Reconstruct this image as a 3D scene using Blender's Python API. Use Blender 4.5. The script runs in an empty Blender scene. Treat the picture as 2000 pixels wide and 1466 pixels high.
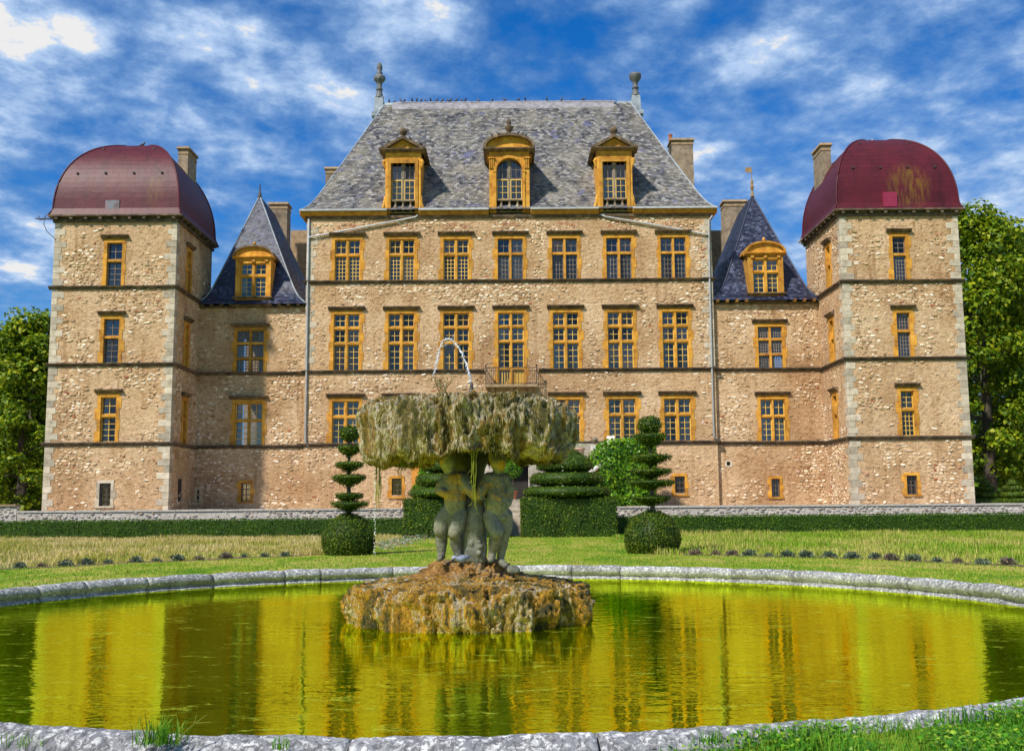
import bpy, math, random
import numpy as np
from mathutils import Matrix, Vector, noise

# ------------------------------------------------------------------ camera, world, sun, exposure
S = bpy.context.scene
COL = S.collection
F, PITCH, ROLL, EYE = 2030.0, math.atan(252/2030), math.radians(-0.45), 1.65
cam = bpy.data.cameras.new('camera'); cam.sensor_width = 36; cam.lens = F/2000*36; cam.clip_end = 3000; cam.clip_start = .1
camo = bpy.data.objects.new('camera', cam); COL.objects.link(camo)
RM = Matrix.Rotation(math.pi/2+PITCH, 3, 'X') @ Matrix.Rotation(ROLL, 3, 'Z')
camo.matrix_world = Matrix.Translation((0, 0, EYE)) @ RM.to_4x4()
S.camera = camo

SUN_AZ, SUN_EL = 41.0, 47.0          # degrees left of straight behind the camera / above the horizon
a, e = math.radians(SUN_AZ), math.radians(SUN_EL)
to_sun = Vector((-math.sin(a)*math.cos(e), -math.cos(a)*math.cos(e), math.sin(e)))
sl = bpy.data.lights.new('sun', 'SUN'); sl.energy = 4.3; sl.angle = math.radians(2.6); sl.color = (1, .94, .84)
so = bpy.data.objects.new('sun', sl); COL.objects.link(so); so.location = to_sun*80
so.rotation_euler = (-to_sun).to_track_quat('-Z', 'Y').to_euler()

w = bpy.data.worlds.new('World'); S.world = w; w.use_nodes = True
nt = w.node_tree; nt.nodes.clear()
def N(nt, t, **k):
    n = nt.nodes.new(t)
    for kk, vv in k.items():
        if kk == 'ins':
            for i, val in vv.items(): n.inputs[i].default_value = val
        else: setattr(n, kk, vv)
    return n
def L(nt, a, b): nt.links.new(a, b)
sky = N(nt, 'ShaderNodeTexSky', sky_type='NISHITA', sun_disc=False, sun_elevation=e, sun_rotation=math.atan2(to_sun.x, to_sun.y), altitude=200, air_density=1.0, dust_density=.6, ozone_density=2.0)
tc = N(nt, 'ShaderNodeTexCoord')
sep = N(nt, 'ShaderNodeSeparateXYZ'); L(nt, tc.outputs['Generated'], sep.inputs[0])
zc = N(nt, 'ShaderNodeMath', operation='MAXIMUM', ins={1: 0.0}); L(nt, sep.outputs[2], zc.inputs[0])
za = N(nt, 'ShaderNodeMath', operation='ADD', ins={1: .16}); L(nt, zc.outputs[0], za.inputs[0])
dx = N(nt, 'ShaderNodeMath', operation='DIVIDE'); L(nt, sep.outputs[0], dx.inputs[0]); L(nt, za.outputs[0], dx.inputs[1])
dy = N(nt, 'ShaderNodeMath', operation='DIVIDE'); L(nt, sep.outputs[1], dy.inputs[0]); L(nt, za.outputs[0], dy.inputs[1])
cmb = N(nt, 'ShaderNodeCombineXYZ', ins={2: 3.7}); L(nt, dx.outputs[0], cmb.inputs[0]); L(nt, dy.outputs[0], cmb.inputs[1])
mp = N(nt, 'ShaderNodeMapping'); mp.inputs['Rotation'].default_value = (0, 0, math.radians(-25)); mp.inputs['Scale'].default_value = (1.05, .95, 1); L(nt, cmb.outputs[0], mp.inputs[0])
n1 = N(nt, 'ShaderNodeTexNoise', ins={'Scale': 6.4, 'Detail': 12, 'Roughness': .60, 'Distortion': .06}); L(nt, mp.outputs[0], n1.inputs['Vector'])
n2 = N(nt, 'ShaderNodeTexNoise', ins={'Scale': 2.3, 'Detail': 4, 'Roughness': .55, 'Distortion': .1}); L(nt, mp.outputs[0], n2.inputs['Vector'])
add = N(nt, 'ShaderNodeMath', operation='MULTIPLY_ADD', ins={1: .62}); L(nt, n2.outputs[0], add.inputs[0]); L(nt, n1.outputs[0], add.inputs[2])
r1 = N(nt, 'ShaderNodeValToRGB'); L(nt, add.outputs[0], r1.inputs[0])
r1.color_ramp.elements[0].position = .57; r1.color_ramp.elements[0].color = (0, 0, 0, 1)
r1.color_ramp.elements[1].position = .93; r1.color_ramp.elements[1].color = (1, 1, 1, 1)
el_ = r1.color_ramp.elements.new(.74); el_.color = (.45, .45, .45, 1)
tint = N(nt, 'ShaderNodeMix', data_type='RGBA', blend_type='MULTIPLY', ins={0: 1.0, 7: (.08, .62, 1.22, 1)}); L(nt, sky.outputs[0], tint.inputs[6])
hz = N(nt, 'ShaderNodeValToRGB'); L(nt, zc.outputs[0], hz.inputs[0])
hz.color_ramp.elements[0].position = .02; hz.color_ramp.elements[0].color = (.40, .78, 1.08, 1); hz.color_ramp.elements[1].position = .34; hz.color_ramp.elements[1].color = (.06, .58, 1.2, 1)
L(nt, hz.outputs[0], tint.inputs[7])
mix = N(nt, 'ShaderNodeMix', data_type='RGBA', ins={7: (6.9, 8.6, 11.4, 1)}); L(nt, r1.outputs[0], mix.inputs[0]); L(nt, tint.outputs[2], mix.inputs[6])
r2 = N(nt, 'ShaderNodeValToRGB'); L(nt, add.outputs[0], r2.inputs[0])
for q_, (p_, c_) in zip([r2.color_ramp.elements[0], r2.color_ramp.elements[1], r2.color_ramp.elements.new(.5), r2.color_ramp.elements.new(.6)], [(.66, (.15, .31, .58, 1)), (1.10, (1.0, 1.15, 1.35, 1)), (.82, (.30, .50, .84, 1)), (.95, (.56, .75, 1.06, 1))]): q_.position = p_; q_.color = c_
sc_ = N(nt, 'ShaderNodeVectorMath', operation='SCALE', ins={'Scale': 6.9}); L(nt, r2.outputs[0], sc_.inputs[0]); L(nt, sc_.outputs[0], mix.inputs[7])
bg = N(nt, 'ShaderNodeBackground', ins={1: .09}); L(nt, mix.outputs[2], bg.inputs[0])
wo = N(nt, 'ShaderNodeOutputWorld'); L(nt, bg.outputs[0], wo.inputs[0])
S.view_settings.view_transform = 'Standard'; S.view_settings.look = 'None'; S.view_settings.exposure = 0.46; S.view_settings.gamma = 1
S.view_settings.use_curve_mapping = False
S.render.engine = 'CYCLES'

# ------------------------------------------------------------------ pixel helpers (photo pixels to a direction, distance from the plane touched)
def ray(x, y): return RM @ Vector(((x-1000)/F, (733-y)/F, -1))
def P(x, y, Y):
    d = ray(x, y); t = Y/d.y; return Vector((t*d.x, Y, EYE+t*d.z))
def G(x, y, z=0):
    d = ray(x, y); t = (z-EYE)/d.z; return Vector((t*d.x, t*d.y, z))

R = random.Random(7)
rng = np.random.default_rng(11)
def nz(x, y, z=0): return noise.noise(Vector((x, y, z)))

# ------------------------------------------------------------------ materials
def newmat(name):
    m = bpy.data.materials.new(name); m.use_nodes = True; t = m.node_tree; t.nodes.clear()
    o = N(t, 'ShaderNodeOutputMaterial'); b = N(t, 'ShaderNodeBsdfPrincipled'); L(t, b.outputs[0], o.inputs[0])
    return m, t, b, o
def ramp(t, fac, stops):
    r = N(t, 'ShaderNodeValToRGB'); L(t, fac, r.inputs[0]); el = r.color_ramp.elements
    while len(el) < len(stops): el.new(.5)
    for q, (p, c) in zip(el, stops): q.position = p; q.color = (*c, 1)
    return r.outputs[0]
def pos(t, scale=(1, 1, 1)):
    g = N(t, 'ShaderNodeNewGeometry')
    if scale == (1, 1, 1): return g.outputs['Position']
    m = N(t, 'ShaderNodeVectorMath', operation='MULTIPLY', ins={1: scale}); L(t, g.outputs['Position'], m.inputs[0]); return m.outputs[0]
def nzn(t, vec, scale, detail=4, rough=.55, dist=0.):
    n = N(t, 'ShaderNodeTexNoise', ins={'Scale': scale, 'Detail': detail, 'Roughness': rough, 'Distortion': dist}); L(t, vec, n.inputs['Vector']); return n.outputs[0]
def mixc(t, fac, a, b, mode='MIX'):
    m = N(t, 'ShaderNodeMix', data_type='RGBA', blend_type=mode)
    if hasattr(fac, 'links'): L(t, fac, m.inputs[0])
    else: m.inputs[0].default_value = fac
    for i, c in ((6, a), (7, b)):
        if hasattr(c, 'links'): L(t, c, m.inputs[i])
        else: m.inputs[i].default_value = (*c, 1)
    return m.outputs[2]
def mth(t, op, a, b=0., c=None):
    m = N(t, 'ShaderNodeMath', operation=op)
    for i, q in enumerate((a, b, c)):
        if q is None: continue
        if hasattr(q, 'links'): L(t, q, m.inputs[i])
        else: m.inputs[i].default_value = q
    return m.outputs[0]
def bump(t, b, h, strength=.4, dist=.03):
    n = N(t, 'ShaderNodeBump', ins={'Strength': strength, 'Distance': dist}); L(t, h, n.inputs['Height']); L(t, n.outputs[0], b.inputs['Normal'])
def isl(t): return N(t, 'ShaderNodeNewGeometry').outputs['Random Per Island']
def objr(t): return N(t, 'ShaderNodeObjectInfo').outputs['Random']

def stone(name, stops, scale=3, rough=.9, bscale=14, bstr=.4, bdist=.02, vary='obj', amount=.35, vscale=(1, 1, 1)):
    m, t, b, o = newmat(name); p = pos(t, vscale)
    f = nzn(t, p, scale, 6, .62)
    c = ramp(t, f, stops)
    r = objr(t) if vary == 'obj' else isl(t)
    k = mth(t, 'MULTIPLY_ADD', r, amount, 1-amount*.6)
    hsv = N(t, 'ShaderNodeHueSaturation'); L(t, c, hsv.inputs['Color']); L(t, k, hsv.inputs['Value'])
    L(t, hsv.outputs[0], b.inputs['Base Color']); b.inputs['Roughness'].default_value = rough
    bump(t, b, nzn(t, pos(t), bscale, 6, .65), bstr, bdist)
    return m
M = {}
def warp(t):
    n = N(t, 'ShaderNodeTexNoise', ins={'Scale': 2.5, 'Detail': 3}); L(t, pos(t), n.inputs['Vector'])
    a = N(t, 'ShaderNodeVectorMath', operation='MULTIPLY_ADD', ins={1: (.6, .6, .6)}); L(t, n.outputs['Color'], a.inputs[0]); L(t, pos(t, (1, 1, 1.5)), a.inputs[2]); return a.outputs[0]
def rubble_wall():
    m, t, b, o = newmat('rubble_mortar'); p = pos(t)
    c = ramp(t, nzn(t, p, .55, 6, .6), [(.25, (.42, .245, .115)), (.42, (.57, .37, .20)), (.6, (.66, .46, .275)), (.8, (.72, .54, .36))])
    c2 = ramp(t, nzn(t, pos(t, (1, 1, 1.7)), 4.2, 8, .72), [(.34, (.30, .20, .12)), (.46, (.88, .85, .82)), (.6, (1.08, 1.06, 1.04)), (.72, (1.3, 1.28, 1.25))])
    c = mixc(t, .85, c, c2, 'MULTIPLY')
    big = ramp(t, nzn(t, pos(t, (1, 1, .8)), .16, 4, .6, .4), [(.36, (.78, .70, .62)), (.5, (1, 1, 1)), (.64, (1.12, 1.13, 1.15))])
    c = mixc(t, .8, c, big, 'MULTIPLY')
    # dark weather streaks running down, strongest in irregular runs
    st = ramp(t, nzn(t, pos(t, (2.2, 2.2, .16)), 1.1, 4, .6), [(.55, (1, 1, 1)), (.72, (.62, .52, .42))])
    c = mixc(t, .8, c, st, 'MULTIPLY')
    L(t, c, b.inputs['Base Color']); b.inputs['Roughness'].default_value = .95
    v = N(t, 'ShaderNodeTexVoronoi', ins={'Scale': 3.1}); L(t, warp(t), v.inputs['Vector'])
    h = mth(t, 'ADD', mth(t, 'MULTIPLY', v.outputs[0], -.35), nzn(t, pos(t, (1, 1, 1.4)), 8, 7, .75))
    bump(t, b, h, 1., .11)
    return m
M['mortar'] = rubble_wall()
def rubble_stone():
    m, t, b, o = newmat('rubble_stone')
    c = ramp(t, isl(t), [(0, (.36, .235, .13)), (.35, (.53, .37, .22)), (.62, (.64, .48, .31)), (.82, (.78, .65, .49)), (.96, (.86, .77, .64)), (.985, (.36, .13, .06)), (1, (.3, .1, .05))])
    c = mixc(t, .5, c, ramp(t, nzn(t, pos(t), 11, 5, .7), [(.3, (.6, .52, .45)), (.6, (1.1, 1.08, 1.05))]), 'MULTIPLY')
    L(t, c, b.inputs['Base Color']); b.inputs['Roughness'].default_value = .92
    bump(t, b, nzn(t, pos(t), 20, 6, .7), .5, .03); return m
M['rubble'] = rubble_stone()
M['quoin'] = stone('pale_ashlar', [(.28, (.27, .21, .15)), (.45, (.45, .38, .28)), (.7, (.58, .50, .39))], 3.4, .9, 16, .6, .03, amount=.5)
M['yellow'] = stone('golden_limestone', [(.26, (.22, .085, .014)), (.40, (.44, .18, .017)), (.52, (.56, .26, .026)), (.66, (.64, .33, .048)), (.8, (.56, .39, .17))], 2.6, .9, 18, .5, .02, amount=.42)
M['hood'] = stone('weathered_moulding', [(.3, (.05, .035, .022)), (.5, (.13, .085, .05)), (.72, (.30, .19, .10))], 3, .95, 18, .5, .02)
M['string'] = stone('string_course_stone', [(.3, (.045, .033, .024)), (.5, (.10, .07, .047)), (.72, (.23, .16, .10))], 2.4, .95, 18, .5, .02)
M['brickarch'] = stone('relieving_arch_brick', [(.3, (.25, .07, .03)), (.6, (.42, .15, .07))], 8, .95, 20, .4, .01)
M['paint'] = stone('ochre_paint', [(.2, (.52, .30, .03)), (.6, (.70, .45, .09)), (.85, (.76, .54, .2))], 2, .55, 30, .15, .004, amount=.2)
M['oldwood'] = stone('grey_brown_sash_wood', [(.3, (.13, .095, .07)), (.7, (.26, .21, .16))], 4, .8, 30, .2, .004)
M['whitewood'] = stone('white_sash_paint', [(.3, (.45, .44, .42)), (.7, (.72, .71, .68))], 4, .6, 30, .15, .004)
M['iron'] = stone('dark_iron', [(.3, (.02, .018, .017)), (.7, (.06, .045, .04))], 5, .6, 30, .2, .003)
M['zinc'] = stone('zinc_pipe', [(.3, (.30, .30, .31)), (.7, (.47, .48, .49))], 3, .45, 25, .15, .003)
M['lead'] = stone('lead_sheet', [(.3, (.14, .16, .18)), (.55, (.27, .31, .34)), (.8, (.42, .46, .49))], 1.6, .55, 12, .3, .01)
M['finial'] = stone('dark_lead_finial', [(.3, (.055, .06, .065)), (.7, (.2, .2, .2))], 5, .7, 20, .4, .01)
M['chimney'] = stone('sooty_chimney_stone', [(.25, (.11, .085, .06)), (.5, (.26, .195, .13)), (.75, (.40, .31, .20))], 2.2, .95, 10, .8, .05)
M['chimneycap'] = stone('chimney_cap_stone', [(.3, (.20, .13, .07)), (.7, (.42, .30, .17))], 3, .95, 14, .5, .03)
M['ridgetile'] = stone('ridge_tile', [(.3, (.14, .13, .14)), (.7, (.33, .31, .33))], 3, .85, 14, .5, .02)
M['terrace'] = stone('terrace_gravel', [(.3, (.30, .24, .17)), (.7, (.44, .37, .27))], 1.2, .95, 30, .4, .02)
M['steps'] = stone('worn_step_stone', [(.3, (.26, .22, .17)), (.7, (.52, .46, .37))], 2.5, .9, 18, .4, .02)
M['orange'] = stone('orange_plaster', [(.3, (.48, .18, .02)), (.7, (.62, .28, .04))], 1.5, .9, 14, .3, .01)
M['white'] = stone('white_render', [(.3, (.55, .49, .40)), (.7, (.78, .74, .66))], 2, .9, 14, .3, .01)
M['terracotta'] = stone('terracotta', [(.3, (.36, .10, .04)), (.7, (.50, .17, .08))], 5, .8, 20, .2, .004)
M['paleclay'] = stone('pale_clay', [(.3, (.50, .27, .18)), (.7, (.62, .40, .30))], 5, .8, 20, .2, .004)
M['soil'] = stone('soil', [(.3, (.09, .055, .03)), (.7, (.20, .13, .075))], 3, .95, 14, .8, .04)
M['curtain'] = stone('curtain_cloth', [(.3, (.55, .56, .60)), (.7, (.75, .76, .8))], 2, .9, 14, .1, .004)
M['darkcurtain'] = stone('faded_curtain', [(.3, (.30, .20, .19)), (.7, (.42, .31, .29))], 2, .9, 14, .1, .004)
M['bark'] = stone('bark', [(.3, (.05, .04, .028)), (.7, (.14, .11, .08))], 4, .95, 10, .8, .04)
M['plaster_patch'] = stone('patch_plaster', [(.3, (.55, .40, .2)), (.7, (.66, .52, .30))], 4, .9, 20, .3, .01)
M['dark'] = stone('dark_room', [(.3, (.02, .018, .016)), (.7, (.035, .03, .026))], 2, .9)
M['wet_shade'] = stone('shade_toned_wet_stone', [(.3, (.012, .012, .008)), (.7, (.04, .037, .02))], 5, .6, 14, .6, .03)  # near-black colour paints the deep shade under the basin
M['flag'] = stone('gilt_metal', [(.3, (.25, .12, .03)), (.7, (.45, .30, .12))], 6, .5, 20, .2, .004)

def wallstones():
    m, t, b, o = newmat('dry_wall_stone')
    c = ramp(t, isl(t), [(0, (.22, .18, .15)), (.4, (.40, .35, .30)), (.8, (.58, .53, .47)), (1, (.36, .25, .16))])
    c = mixc(t, .6, c, ramp(t, nzn(t, pos(t), 7, 6, .7), [(.3, (.35, .3, .27)), (.55, (1, 1, 1)), (.75, (1.25, 1.22, 1.2))]), 'MULTIPLY')
    L(t, c, b.inputs['Base Color']); b.inputs['Roughness'].default_value = .95
    bump(t, b, nzn(t, pos(t), 18, 6, .7), .6, .03); return m
M['wallstone'] = wallstones()

def slate(name, stops, rough, lich=None, spec=.5, patches=None):
    m, t, b, o = newmat(name)
    c = ramp(t, isl(t), stops)
    if lich:
        f = ramp(t, nzn(t, pos(t, (1, 1, .7)), .8, 6, .7), [(.42, (0, 0, 0)), (.62, (1, 1, 1))])
        c = mixc(t, f, c, mixc(t, .5, c, lich))
    if patches:
        f = ramp(t, nzn(t, pos(t), 1.1, 4, .6), [(.60, (0, 0, 0)), (.68, (1, 1, 1))])
        c = mixc(t, mth(t, 'MULTIPLY', f, .75), c, patches)
        dk = ramp(t, nzn(t, pos(t, (2.6, 2.6, .12)), 1.4, 4, .7), [(.56, (1, 1, 1)), (.70, (.34, .32, .3))])
        c = mixc(t, .8, c, dk, 'MULTIPLY')
    c = mixc(t, .5, c, ramp(t, nzn(t, pos(t), 9, 4, .6), [(.3, (.6, .6, .6)), (.7, (1.15, 1.15, 1.15))]), 'MULTIPLY')
    L(t, c, b.inputs['Base Color'])
    L(t, mth(t, 'MULTIPLY_ADD', isl(t), .25, rough), b.inputs['Roughness']); b.inputs['Specular IOR Level'].default_value = spec
    bump(t, b, nzn(t, pos(t), 25, 4, .6), .25, .01); return m
M['greyslate'] = slate('grey_slate', [(0, (.022, .024, .030)), (.3, (.075, .075, .083)), (.7, (.16, .156, .158)), (.93, (.32, .305, .29)), (1, (.07, .08, .14))], .6, (.33, .29, .22), .3, (.12, .125, .23))
M['blueslate'] = slate('blue_slate', [(0, (.008, .010, .022)), (.4, (.016, .020, .047)), (.8, (.028, .035, .078)), (1, (.075, .09, .16))], .33, None, .6)

def maroon():
    m, t, b, o = newmat('maroon_metal')
    c = ramp(t, isl(t), [(0, (.070, .006, .011)), (.5, (.076, .0065, .012)), (1, (.084, .008, .014))])
    c = mixc(t, .8, c, ramp(t, nzn(t, pos(t, (1.4, 1.4, .35)), 1.0, 5, .65), [(.3, (.55, .5, .6)), (.5, (1, 1, 1)), (.75, (1.35, 1.1, 1.05))]), 'MULTIPLY')
    # lichen streaks low on the sheets: two runs near hatches
    g = N(t, 'ShaderNodeNewGeometry'); s = N(t, 'ShaderNodeSeparateXYZ'); L(t, g.outputs['Position'], s.inputs[0])
    def blob(x0, z0, rx, rz):
        a1 = mth(t, 'POWER', mth(t, 'ABSOLUTE', mth(t, 'DIVIDE', mth(t, 'SUBTRACT', s.outputs[0], x0), rx)), 2)
        a2 = mth(t, 'POWER', mth(t, 'ABSOLUTE', mth(t, 'DIVIDE', mth(t, 'SUBTRACT', s.outputs[2], z0), rz)), 2)
        return mth(t, 'MAXIMUM', mth(t, 'SUBTRACT', 1., mth(t, 'ADD', a1, a2)), 0.)
    k = mth(t, 'ADD', mth(t, 'MULTIPLY', blob(24.1, 20.6, 1.5, 1.7), 1.2), mth(t, 'MULTIPLY', blob(-21.5, 20.6, .6, 1.2), .8))
    k = mth(t, 'MULTIPLY', k, ramp(t, nzn(t, pos(t, (4, 4, .35)), 1.3, 7, .75), [(.44, (0, 0, 0)), (.60, (1, 1, 1))]))
    c = mixc(t, mth(t, 'MULTIPLY', k, .8), c, (.16, .085, .006))
    L(t, c, b.inputs['Base Color']); b.inputs['Roughness'].default_value = .5; b.inputs['Specular IOR Level'].default_value = .28
    bump(t, b, nzn(t, pos(t), 2.5, 4, .5), .25, .04); return m
M['maroon'] = maroon()
M['hatch'] = stone('red_hatch_paint', [(.3, (.26, .012, .05)), (.7, (.33, .02, .07))], 2, .5, 20, .1, .004)
M['hatch_lead'] = stone('rusty_hatch', [(.3, (.12, .05, .05)), (.5, (.17, .19, .22)), (.7, (.30, .08, .07))], 1.6, .5, 20, .1, .004)

def leaf(name, stops, trans=.35, rough=.5, nscale=.35):
    m, t, b, o = newmat(name)
    c = ramp(t, isl(t), stops)
    c = mixc(t, .8, c, ramp(t, nzn(t, pos(t), nscale, 4, .6), [(.32, (.55, .62, .5)), (.5, (1, 1, 1)), (.68, (1.45, 1.3, .9))]), 'MULTIPLY')
    L(t, c, b.inputs['Base Color']); b.inputs['Roughness'].default_value = rough; b.inputs['Specular IOR Level'].default_value = .25
    tr = N(t, 'ShaderNodeBsdfTranslucent'); L(t, c, tr.inputs[0])
    mx = N(t, 'ShaderNodeMixShader', ins={0: trans}); L(t, b.outputs[0], mx.inputs[1]); L(t, tr.outputs[0], mx.inputs[2]); L(t, mx.outputs[0], o.inputs[0])
    return m
M['leaf'] = leaf('tree_leaf', [(0, (.045, .105, .005)), (.45, (.13, .225, .007)), (.8, (.27, .345, .010)), (1, (.40, .41, .018))], .4)
M['leafdark'] = leaf('dark_tree_leaf', [(0, (.03, .09, .01)), (.6, (.085, .18, .013)), (1, (.22, .32, .02))], .35)
M['yew'] = leaf('yew_leaf', [(0, (.018, .045, .005)), (.5, (.05, .10, .007)), (.82, (.13, .20, .010)), (.96, (.26, .31, .015)), (1, (.16, .10, .03))], .2, .5, 1.2)
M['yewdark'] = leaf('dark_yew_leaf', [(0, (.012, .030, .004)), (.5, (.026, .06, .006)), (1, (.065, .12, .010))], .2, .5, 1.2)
M['hedge'] = leaf('box_hedge_leaf', [(0, (.022, .065, .003)), (.5, (.05, .125, .004)), (1, (.13, .24, .006))], .25, .5, .8)
M['ivy'] = leaf('ivy_leaf', [(0, (.03, .11, .006)), (.5, (.08, .22, .008)), (1, (.24, .40, .015))], .3, .35, .7)
M['clover'] = leaf('clover_leaf', [(0, (.04, .16, .008)), (.6, (.10, .30, .012)), (1, (.30, .42, .03))], .35, .45, 4)
M['lavender'] = leaf('lavender_leaf', [(0, (.05, .075, .055)), (.6, (.11, .16, .11)), (1, (.22, .27, .2))], .2, .7, 2)
M['deadlav'] = leaf('dry_lavender_leaf', [(0, (.10, .08, .06)), (1, (.24, .19, .15))], .2, .7, 2)
M['flower'] = leaf('flower_petal', [(0, (.10, .22, .03)), (.5, (.2, .26, .22)), (.75, (.45, .42, .4)), (1, (.42, .08, .06))], .3, .6, 3)
M['moss'] = leaf('moss_fibre', [(0, (.05, .045, .004)), (.4, (.13, .115, .009)), (.72, (.28, .22, .05)), (.9, (.46, .39, .22)), (1, (.66, .60, .48))], .25, .7, 2.2)
M['ochremoss'] = leaf('ochre_moss', [(0, (.06, .045, .004)), (.4, (.28, .15, .008)), (.75, (.50, .28, .02)), (.92, (.45, .33, .10)), (1, (.66, .6, .5))], .2, .7, 2.2)
M['greenmoss'] = leaf('green_moss', [(0, (.10, .13, .008)), (1, (.32, .35, .04))], .3, .6, 3)

def grassmat(name, a, bcol, c_, scale):
    m, t, b, o = newmat(name)
    f = nzn(t, pos(t, (1, .45, 1)), scale, 6, .65)
    r = mth(t, 'MULTIPLY_ADD', isl(t), .30, mth(t, 'SUBTRACT', f, .15))
    c = ramp(t, r, [(.34, a), (.5, bcol), (.64, c_)])
    L(t, c, b.inputs['Base Color']); b.inputs['Roughness'].default_value = .7; b.inputs['Specular IOR Level'].default_value = .15
    tr = N(t, 'ShaderNodeBsdfTranslucent'); L(t, c, tr.inputs[0])
    mx = N(t, 'ShaderNodeMixShader', ins={0: .3}); L(t, b.outputs[0], mx.inputs[1]); L(t, tr.outputs[0], mx.inputs[2]); L(t, mx.outputs[0], o.inputs[0])
    return m
M['lawn'] = grassmat('lawn_blade', (.09, .26, .010), (.26, .36, .020), (.52, .43, .11), .7)
M['meadow'] = grassmat('meadow_blade', (.24, .28, .03), (.50, .40, .11), (.68, .53, .29), .28)
M['neargrass'] = grassmat('near_grass_blade', (.04, .17, .008), (.09, .27, .012), (.22, .36, .03), 1.5)
def ground():
    m, t, b, o = newmat('grass_ground')
    f = nzn(t, pos(t, (1, .45, 1)), .45, 8, .65)
    c = ramp(t, f, [(.34, (.07, .19, .010)), (.48, (.20, .28, .020)), (.62, (.40, .34, .09))])
    c = mixc(t, .7, c, ramp(t, nzn(t, pos(t), 9, 6, .75), [(.3, (.45, .45, .4)), (.55, (1, 1, 1)), (.75, (1.2, 1.15, 1.1))]), 'MULTIPLY')
    L(t, c, b.inputs['Base Color']); b.inputs['Roughness'].default_value = .95; b.inputs['Specular IOR Level'].default_value = .1
    bump(t, b, nzn(t, pos(t), 24, 6, .7), .8, .04); return m
M['ground'] = ground()
def coping():
    m, t, b, o = newmat('lichened_coping_stone')
    c = ramp(t, nzn(t, pos(t), 2.2, 6, .65), [(.3, (.14, .14, .15)), (.5, (.25, .25, .265)), (.7, (.38, .38, .39))])
    # pale lichen blotches and black specks sit on the weathered top
    g = N(t, 'ShaderNodeNewGeometry'); s = N(t, 'ShaderNodeSeparateXYZ'); L(t, g.outputs['Normal'], s.inputs[0])
    up = mth(t, 'MAXIMUM', s.outputs[2], 0.)
    li = ramp(t, nzn(t, pos(t), 16, 6, .75, .4), [(.50, (0, 0, 0)), (.58, (1, 1, 1))])
    c = mixc(t, mth(t, 'MULTIPLY', li, mth(t, 'MULTIPLY', up, .9)), c, (.80, .79, .77))
    bl = ramp(t, nzn(t, pos(t), 22, 7, .8, .6), [(.48, (0, 0, 0)), (.56, (1, 1, 1))])
    c = mixc(t, mth(t, 'MULTIPLY', bl, .8), c, (.075, .07, .075))
    v = N(t, 'ShaderNodeTexVoronoi', ins={'Scale': 6.9}); L(t, pos(t), v.inputs['Vector'])
    ro = ramp(t, v.outputs[0], [(.12, (1, 1, 1)), (.2, (0, 0, 0))])
    c = mixc(t, mth(t, 'MULTIPLY', ro, .6), c, (.66, .66, .64))
    k = mth(t, 'MULTIPLY_ADD', objr(t), .3, .82)
    hsv = N(t, 'ShaderNodeHueSaturation'); L(t, c, hsv.inputs['Color']); L(t, k, hsv.inputs['Value'])
    L(t, hsv.outputs[0], b.inputs['Base Color']); b.inputs['Roughness'].default_value = .9
    bump(t, b, nzn(t, pos(t), 20, 7, .75), .7, .025); return m
M['coping'] = coping()
def tufa(name, stops, seed):
    m, t, b, o = newmat(name)
    p = N(t, 'ShaderNodeVectorMath', operation='ADD', ins={1: (seed, seed*2, 0)}); L(t, pos(t, (1, 1, .22)), p.inputs[0])
    f = nzn(t, p.outputs[0], 2.3, 7, .68, .5)
    c = ramp(t, f, stops)
    fine = nzn(t, pos(t, (1, 1, .5)), 34, 7, .8, 1.2)
    c = mixc(t, .85, c, ramp(t, fine, [(.37, (.07, .06, .04)), (.49, (.68, .66, .60)), (.61, (1.5, 1.45, 1.35))]), 'MULTIPLY')  # hollows of the bump darkened in colour, painting crevice shade
    L(t, c, b.inputs['Base Color']); b.inputs['Roughness'].default_value = .75
    bump(t, b, fine, 1., .05); return m
M['tufa_top'] = tufa('mossy_tufa', [(.36, (.045, .042, .006)), (.43, (.12, .105, .009)), (.475, (.27, .21, .05)), (.505, (.66, .60, .50)), (.53, (.40, .31, .13)), (.57, (.30, .17, .018)), (.62, (.15, .13, .010)), (.68, (.05, .05, .008))], 4.1)
M['tufa_base'] = tufa('ochre_tufa', [(.36, (.045, .042, .008)), (.42, (.16, .11, .008)), (.46, (.50, .25, .010)), (.515, (.50, .29, .015)), (.54, (.62, .56, .47)), (.565, (.34, .22, .02)), (.61, (.15, .115, .010)), (.68, (.05, .045, .008))], 9.3)
def mound():
    m, t, b, o = newmat('rust_stained_tufa')
    c = ramp(t, nzn(t, pos(t), 2.6, 7, .7, .5), [(.3, (.08, .055, .025)), (.42, (.25, .13, .03)), (.50, (.46, .24, .05)), (.57, (.40, .28, .15)), (.68, (.15, .11, .06))])
    fine = nzn(t, pos(t), 30, 7, .8, .8)
    c = mixc(t, .85, c, ramp(t, fine, [(.32, (.3, .26, .22)), (.5, (.9, .88, .85)), (.66, (1.4, 1.35, 1.3))]), 'MULTIPLY')
    L(t, c, b.inputs['Base Color']); b.inputs['Roughness'].default_value = .8; bump(t, b, fine, 1., .05); return m
M['mound'] = mound()
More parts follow.
